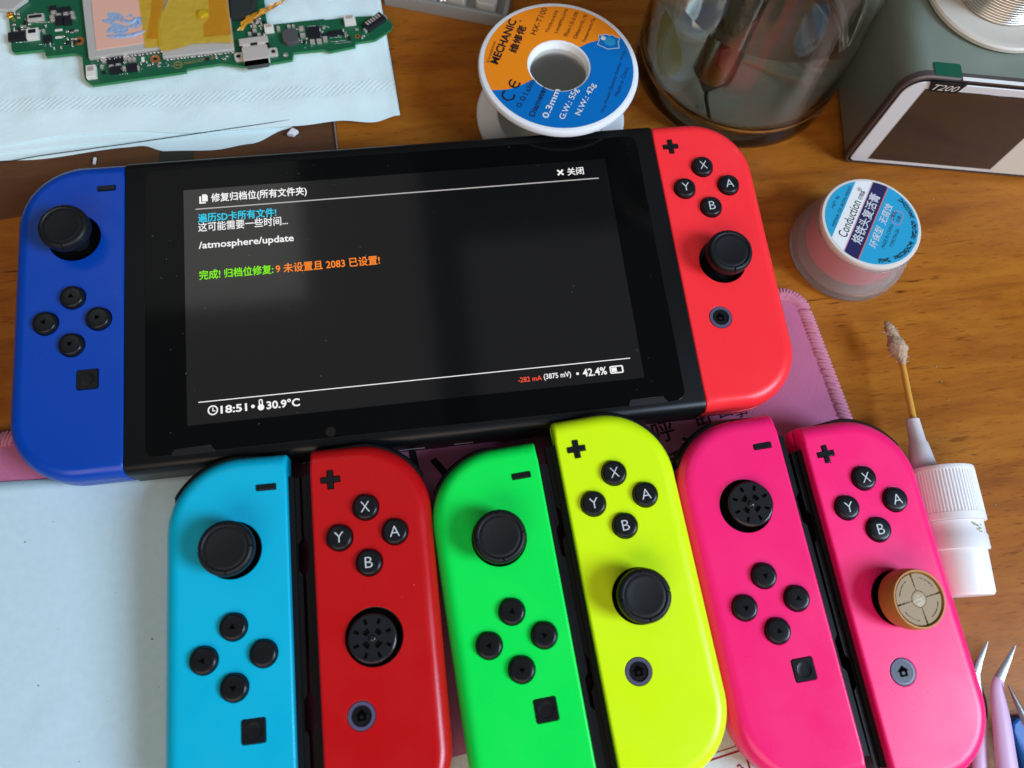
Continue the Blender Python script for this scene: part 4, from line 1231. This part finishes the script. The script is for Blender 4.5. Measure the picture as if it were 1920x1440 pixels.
for cx, cy, n_, wx, wy in ((-128, 123.5, 16, 6, 2.5), (-114, 121, 9, 3, 5), (-130, 128.5, 8, 4, 2), (-99, 103, 14, 7, 2.2), (-30, 113, 20, 8, 3.6), (-47, 117.5, 22, 4, 4.5), (-13, 112, 10, 5, 2.5), (-86, 103.5, 7, 4, 1.2), (-117, 114.5, 8, 5, 1.6), (-62, 104.4, 5, 4, .6)):
    for k in range(n_):
        x, y = cx + random.uniform(-wx, wx), cy + random.uniform(-wy, wy); a_ = random.choice((0, 90)) + 5
        TT_ = Matrix.Translation((x, y, 1.1)) @ Matrix.Rotation(math.radians(a_), 4, 'Z')
        if random.random() < .2: mb.box(-.7, .7, -.55, .55, 0, .55, 2, T=TT_)
        else:
            mb.box(-.27, .27, -.28, .28, 0, .5, 0, T=TT_); mb.box(-.55, -.27, -.28, .28, 0, .52, 1, T=TT_); mb.box(.27, .55, -.28, .28, 0, .52, 1, T=TT_)
tag(mb.build('tiny_components', [M['ceramic'], M['solder'], M['chip']], cb), kind='stuff')
# rows of fine solder joints
mb = MB()
for bx, by, nX, dx, dy in ((-126.2, 125.6, 10, .5, 0), (-132.5, 116.9, 7, .7, .03), (-24.4, 111.5, 8, .0, .55), (-29, 117.0, 9, .55, 0), (-20.8, 111.2, 7, .62, 0), (-21, 109.2, 10, .62, .03), (-19.5, 108.3, 9, .7, .05), (-23.6, 117.2, 5, .6, -.3), (-96, 100.0, 4, .8, 0), (-124.5, 115.4, 4, .7, 0), (-129.8, 126, 1, 0, 0), (-129.8, 124.4, 7, .02, -.9)):
    for k in range(nX):
        x, y = bx + dx * k + random.uniform(-.1, .1), by + dy * k + random.uniform(-.1, .1)
        mb.lathe([(.2, 1.1), (.18, 1.3), (.08, 1.38)], 6, c=(x, y))
tag(mb.build('solder_joints', M['solder'], cb), kind='stuff')
o = comp('connector', M['usb'], -126.2, 127.4, 5.6, 2.7, 1.1); MB().box(-2.2, 2.2, -.5, .7, 1.1, 1.25).build('contact', M['chip'], o)
MB().lathe([(1.2, 0), (1.2, 1.0), (1.0, 1.2), (.75, 1.2), (.7, .5), (.3, .5), (.25, 1.1)], 20).build('coaxial_socket', M['gold'], cb, loc=(-135.1, 128.9, 1.1))
MB().prism(rrect(-2.7, 2.7, -3.2, 3.2, 1.2, 1), 0, 1.8, bev=.15).build('inductor', mat('grey_ferrite', (.075, .072, .075), .6), cb, loc=(-35.4, 111.5, 1.1), rot=(0, 0, BR))
fp = MB().box(-4.4, 4.4, -1.9, 1.9, 0, 1.8, bev=.2).build('ribbon_connector', M['chip'], cb, loc=(-4.2, 116.5, 1.1), rot=(0, 0, math.radians(38)))
mb = MB()
for k in range(6): mb.box(-3.2 + k * 1.15, -2.6 + k * 1.15, -.2, 1.4, 1.8, 1.95)
mb.build('contact', M['ceramic'], fp)
mb = MB().box(-5.4, -4.4, -1.2, .4, 0, 1.2, bev=.3); mb.box(4.4, 5.4, -1.2, .4, 0, 1.2, bev=.3); mb.build('metal_tab', M['solder'], fp)
for x, y, r1, r2 in ((-110.9, 116.1, 1.9, .8), (-84.0, 106.0, 1.8, .7), (-10.9, 111.2, .95, .45)):
    o = MB().lathe([(r1, 1.1), (r1, 1.16), (r2, 1.16)], 28, cap0=False, cap1=False).build('screw_hole', M['copper'], cb, loc=(x, y, 0))
    MB().add([(*p, 1.13) for p in circle(0, 0, r2, 20)], [list(range(20))], 0, False).build('bore', M['gap'], o)
MB().lathe([(1, 1.1), (.9, 1.3), (.3, 1.4)], 14).build('solder_blob', M['solder'], cb, loc=(-37.6, 104.5, 0))
# USB-C socket
us = MB()
us.box(-4.6, 4.6, -6.6, -.2, 0, 2.9, r=.6, bev=.35); us.box(-5.2, 5.2, 1.2, 4.4, 0, 2.2, r=.3, bev=.3); us.box(-4.3, 4.3, -.6, 1.6, 0, 1.6)
for x in (-6.1, 6.1): us.box(x - 1.7, x + 1.7, -4.2, -.6, 0, 1.0, r=.8, bev=.15)
us = us.build('usb_socket', M['usb'], cb, loc=(-48.3, 107.2, 1.1), rot=(0, 0, math.radians(6)))
mb = MB()
for x in (-6.3, 6.3): mb.lathe([(.8, 1.02), (.5, 1.04), (.2, 1.02)], 14, c=(x, -2.4))
mb.box(-1.2, 1.2, 1.0, 1.6, 1.7, 2.3); mb.box(-5.4, -4.2, .2, 1.1, .6, 2.0); mb.box(4.2, 5.4, .2, 1.1, .6, 2.0)
mb.build('socket_slot', M['chip'], us)
mb = MB().box(-4.2, 4.2, -8.3, -6.6, .1, 2.6, r=.9, bev=.5); mb.build('socket_mouth', mat('dark_nickel', (.12, .11, .11), .25, metal=.9), us)
# shields, thermal pad, paste, tape
sh1 = [(-108.6, 160), (-109.9, 133.2), (-106.5, 106.8), (-81.4, 109.5), (-83.5, 134), (-84, 160)][::-1]
sh1 = [p for p in sh1]
s1o = MB().prism(sh1[::-1], 1.3, 2.7, bev=.25).build('metal_shield', M['shield'], cb)
sh2 = [(-80.9, 105.3), (-55.7, 107.1), (-57.5, 130), (-59, 160), (-84, 160), (-83, 131)]
s2o = MB().prism(sh2, 1.3, 2.6, bev=.25).build('metal_shield', M['shield'], cb)
MB().prism([(-140, 131.8), (-134.5, 130.8), (-129.5, 135.5), (-129, 160), (-140, 160)], 1.3, 2.6, bev=.2).build('metal_shield', M['shield'], cb)
mb = MB()
for i in range(18):
    x = -104 + i * 1.3; mb.box(x, x + random.uniform(.5, 1.0), 105.9 + (x + 104) * .107, 106.4 + (x + 104) * .107, 1.2, 1.9 + random.random() * .4)
for i in range(20):
    x = -79.8 + i * 1.2; mb.box(x, x + random.uniform(.5, 1.0), 104.5 + (x + 79.8) * .071, 105.0 + (x + 79.8) * .071, 1.2, 1.9 + random.random() * .3)
tag(mb.build('shield_clips', M['solder'], cb), kind='stuff')
MB().prism([(-103.9, 110.1), (-82.6, 112.6), (-85.2, 131.4), (-87, 160), (-107.5, 160), (-106.5, 132.9)], 2.7, 2.95).build('thermal_pad', M['pad'], s1o)
pst = []
for k in range(48):
    a = 2 * math.pi * k / 48; r_ = 1 + .28 * math.sin(3 * a + 1) + .16 * math.sin(7 * a) + .1 * math.sin(11 * a + 2)
    pst.append((-95.0 + 6.6 * r_ * math.cos(a), 121.5 + 4.6 * r_ * math.sin(a)))
mb = MB()
v, f = plate(pst, [[(-94 + 3.6 * (1 + .3 * math.sin(4 * t)) * math.cos(t), 122.6 + 2.0 * (1 + .25 * math.sin(3 * t)) * math.sin(t)) for t in [2 * math.pi * k / 20 for k in range(20)]]], 2.98)
mb.add(v, f, 0, False)
mb.tube(smooth_path([(-100.5, 116.0, 3.0), (-97, 115.2, 3.1), (-92, 115.4, 3.2), (-87, 117.2, 3.1)], 4), [.3, .5, .7, .8, .9, .9, .9, .9, .9, .8, .7, .5, .3], 8, flat=.5)
mb.tube(smooth_path([(-98, 124.5, 3.0), (-92.5, 121.5, 3.1), (-90, 123.2, 3.1), (-88.5, 119.6, 3.1)], 4), [.3, .6, .8, .8, .7, .8, .6, .8, .8, .7, .6, .5, .3], 7, flat=.5)
mb.build('thermal_paste', M['paste'], s1o)
MB().add([(x, y, 3.1 + dz) for x, y, dz in ((-89.6, 131.7, 0), (-86.9, 109.3, 0), (-81.3, 109.5, 0), (-81.8, 120, .3), (-80, 131.2, .4), (-79, 160, .2), (-91, 160, 0))], [[0, 1, 2, 3, 4, 5, 6]], 0, False).build('amber_tape', M['kapton'], cb)
MB().add([(x, y, 3.3 + dz) for x, y, dz in ((-86.5, 113.5, 0), (-82.4, 112.8, 0.1), (-82.3, 121, .3), (-79.6, 131, .4), (-77, 160, 0), (-84, 160, 0), (-84.9, 124, .3))], [[0, 1, 2, 3, 4, 5, 6]], 0, False).build('amber_tape', M['kapton2'], cb)['label'] = 'doubled orange fold of tape'
MB().add([(x, y, 3.55) for x, y in ((-80.9, 106.9), (-75, 107.9), (-69.5, 109.7), (-62, 109.6), (-55.7, 109.0), (-57.5, 129.6), (-58.5, 160), (-74, 160), (-78.7, 131.0), (-81.2, 124), (-81.8, 120.7), (-82.3, 115), (-82.0, 110.6))], [list(range(13))], 0, False).build('amber_tape', M['kapton'], cb)
MB().add([(x, y, 3.7) for x, y in ((-66, 112.3), (-56.2, 112.8), (-57.5, 131), (-58.5, 160), (-64.5, 160), (-64.3, 131), (-64.0, 121), (-66.2, 118.5))], [list(range(8))], 0, False).build('amber_tape', M['kapton2'], cb)
MB().lathe([(2.2, 3.5), (2.1, 3.9), (1.6, 4.3), (1.0, 4.4)], 20, c=(-66.5, 123.2)).build('tape_blister', M['kapton'], cb)
# torn crumpled piece of tape and black foam at the upper right of the shields
mb = MB(); vs = []; fs = []
for j in range(7):
    for i in range(12):
        u, v = i / 11, j / 6
        x = -54 + u * 20 + v * 3; y = 117 + u * 12 + (v - .5) * 7 * (1 - u * .75)
        vs.append((x, y, 3.2 + 2.2 * mn.noise(Vector((x * .5, y * .5, 2))) + 1.2))
for j in range(6):
    for i in range(11): fs.append([j * 12 + i, j * 12 + i + 1, (j + 1) * 12 + i + 1, (j + 1) * 12 + i])
mb.add(vs, fs).build('torn_tape', mat('crumpled_amber_tape', (.62, .27, .01), .2, alpha=.85, bump=(.6, .9, .5)), cb, sharp=20)
MB().prism([(-56.4, 121.5), (-51, 121.0), (-48, 125), (-46.5, 133), (-46, 150), (-57.5, 150)], 1.2, 3.4, bev=.5).build('foam_gasket', mat('dark_foam', (.015, .022, .02), .85), cb)
mb = MB(); line_text(mb, 'HAC-CPU-20', (-73.6, 102.7), (-62.5, 104.6), 1.2, 1.13); mb.build('board_print', M['goldink'], cb)
mb = MB()
v, f = plate(circle(-76.0, 102.7, 1.6, 24), [circle(-76.0, 102.7, 1.35, 24)], 1.13); mb.add(v, f, 0, False); put_text(mb, '94', -77, -75, 102.1, 103.4, 1.13); mb.build('board_mark', M['goldink'], cb)
mb = MB()
for i in range(26):
    x, y = random.choice(((-80.5, 102.8), (-87.5, 102.6), (-104, 105.2), (-121, 114.6), (-29, 108.0))); x += random.uniform(-2.2, 2.2); y += random.uniform(-1.0, 1.0)
    mb.add([(x, y, 1.13), (x + .45, y + .05, 1.13), (x + .42, y + .2, 1.13), (x, y + .16, 1.13)], [[0, 1, 2, 3]], 0, False)
tag(mb.build('silkscreen_marks', M['letter'], cb), kind='stuff')

# ------------------------------------------------------------------ tray at the far edge
tr = thing('parts_tray', 'grey transparent parts tray with chrome compartments at the far edge of the table', 'tray', (3.3, 130.0, 0), (0, 0, math.radians(-18)))
MB().box(-3, 45, .3, 60, .1, 1.2, bev=.3).build('tray_floor', M['traygrey'], tr)
mb = MB().box(-3, 45, 0, 1.6, .1, 5.5, bev=.5); mb.box(43.2, 45, 1.6, 60, .1, 5.5, bev=.5); mb.build('tray_wall', M['traygrey'], tr)
for x in (9, 20, 32):
    mb = MB().box(x, x + 8, 4, 30, 1.2, 6.0, r=1.5, bev=.6); mb.build('compartment', M['shield'], tr)
mb = MB()
for i in range(9): mb.tube([(11 + i * 1.1 + random.random(), 3 + random.random() * 4, 2), (12 + i * 1.2, 5 + random.random() * 5, 4.5)], .8, 8)
mb.build('metal_parts', M['solder'], tr)
mb = MB().tube(smooth_path([(84, 117, .6), (86.5, 112, 1.0), (90.5, 107.5, 1.2), (90, 104, .8), (87.5, 103.2, .6)], 5), .8, 8)
tag(mb.build('wire_offcut', M['darkwire']), 'short dark curled wire on the wood behind the orange and blue reel', 'wire')

# ------------------------------------------------------------------ crumbs on the wood
mb = MB()
for i in range(70):
    x, y = random.uniform(140, 215), random.uniform(-125, 30)
    if y < -30 and x < 165: continue
    r_ = random.choice((.12, .16, .2, .28))
    mb.lathe([(r_, .02), (r_ * .9, r_ * .7), (r_ * .3, r_ * 1.2)], 6, c=(x, y))
tag(mb.build('crumbs', M['dust']), kind='stuff')
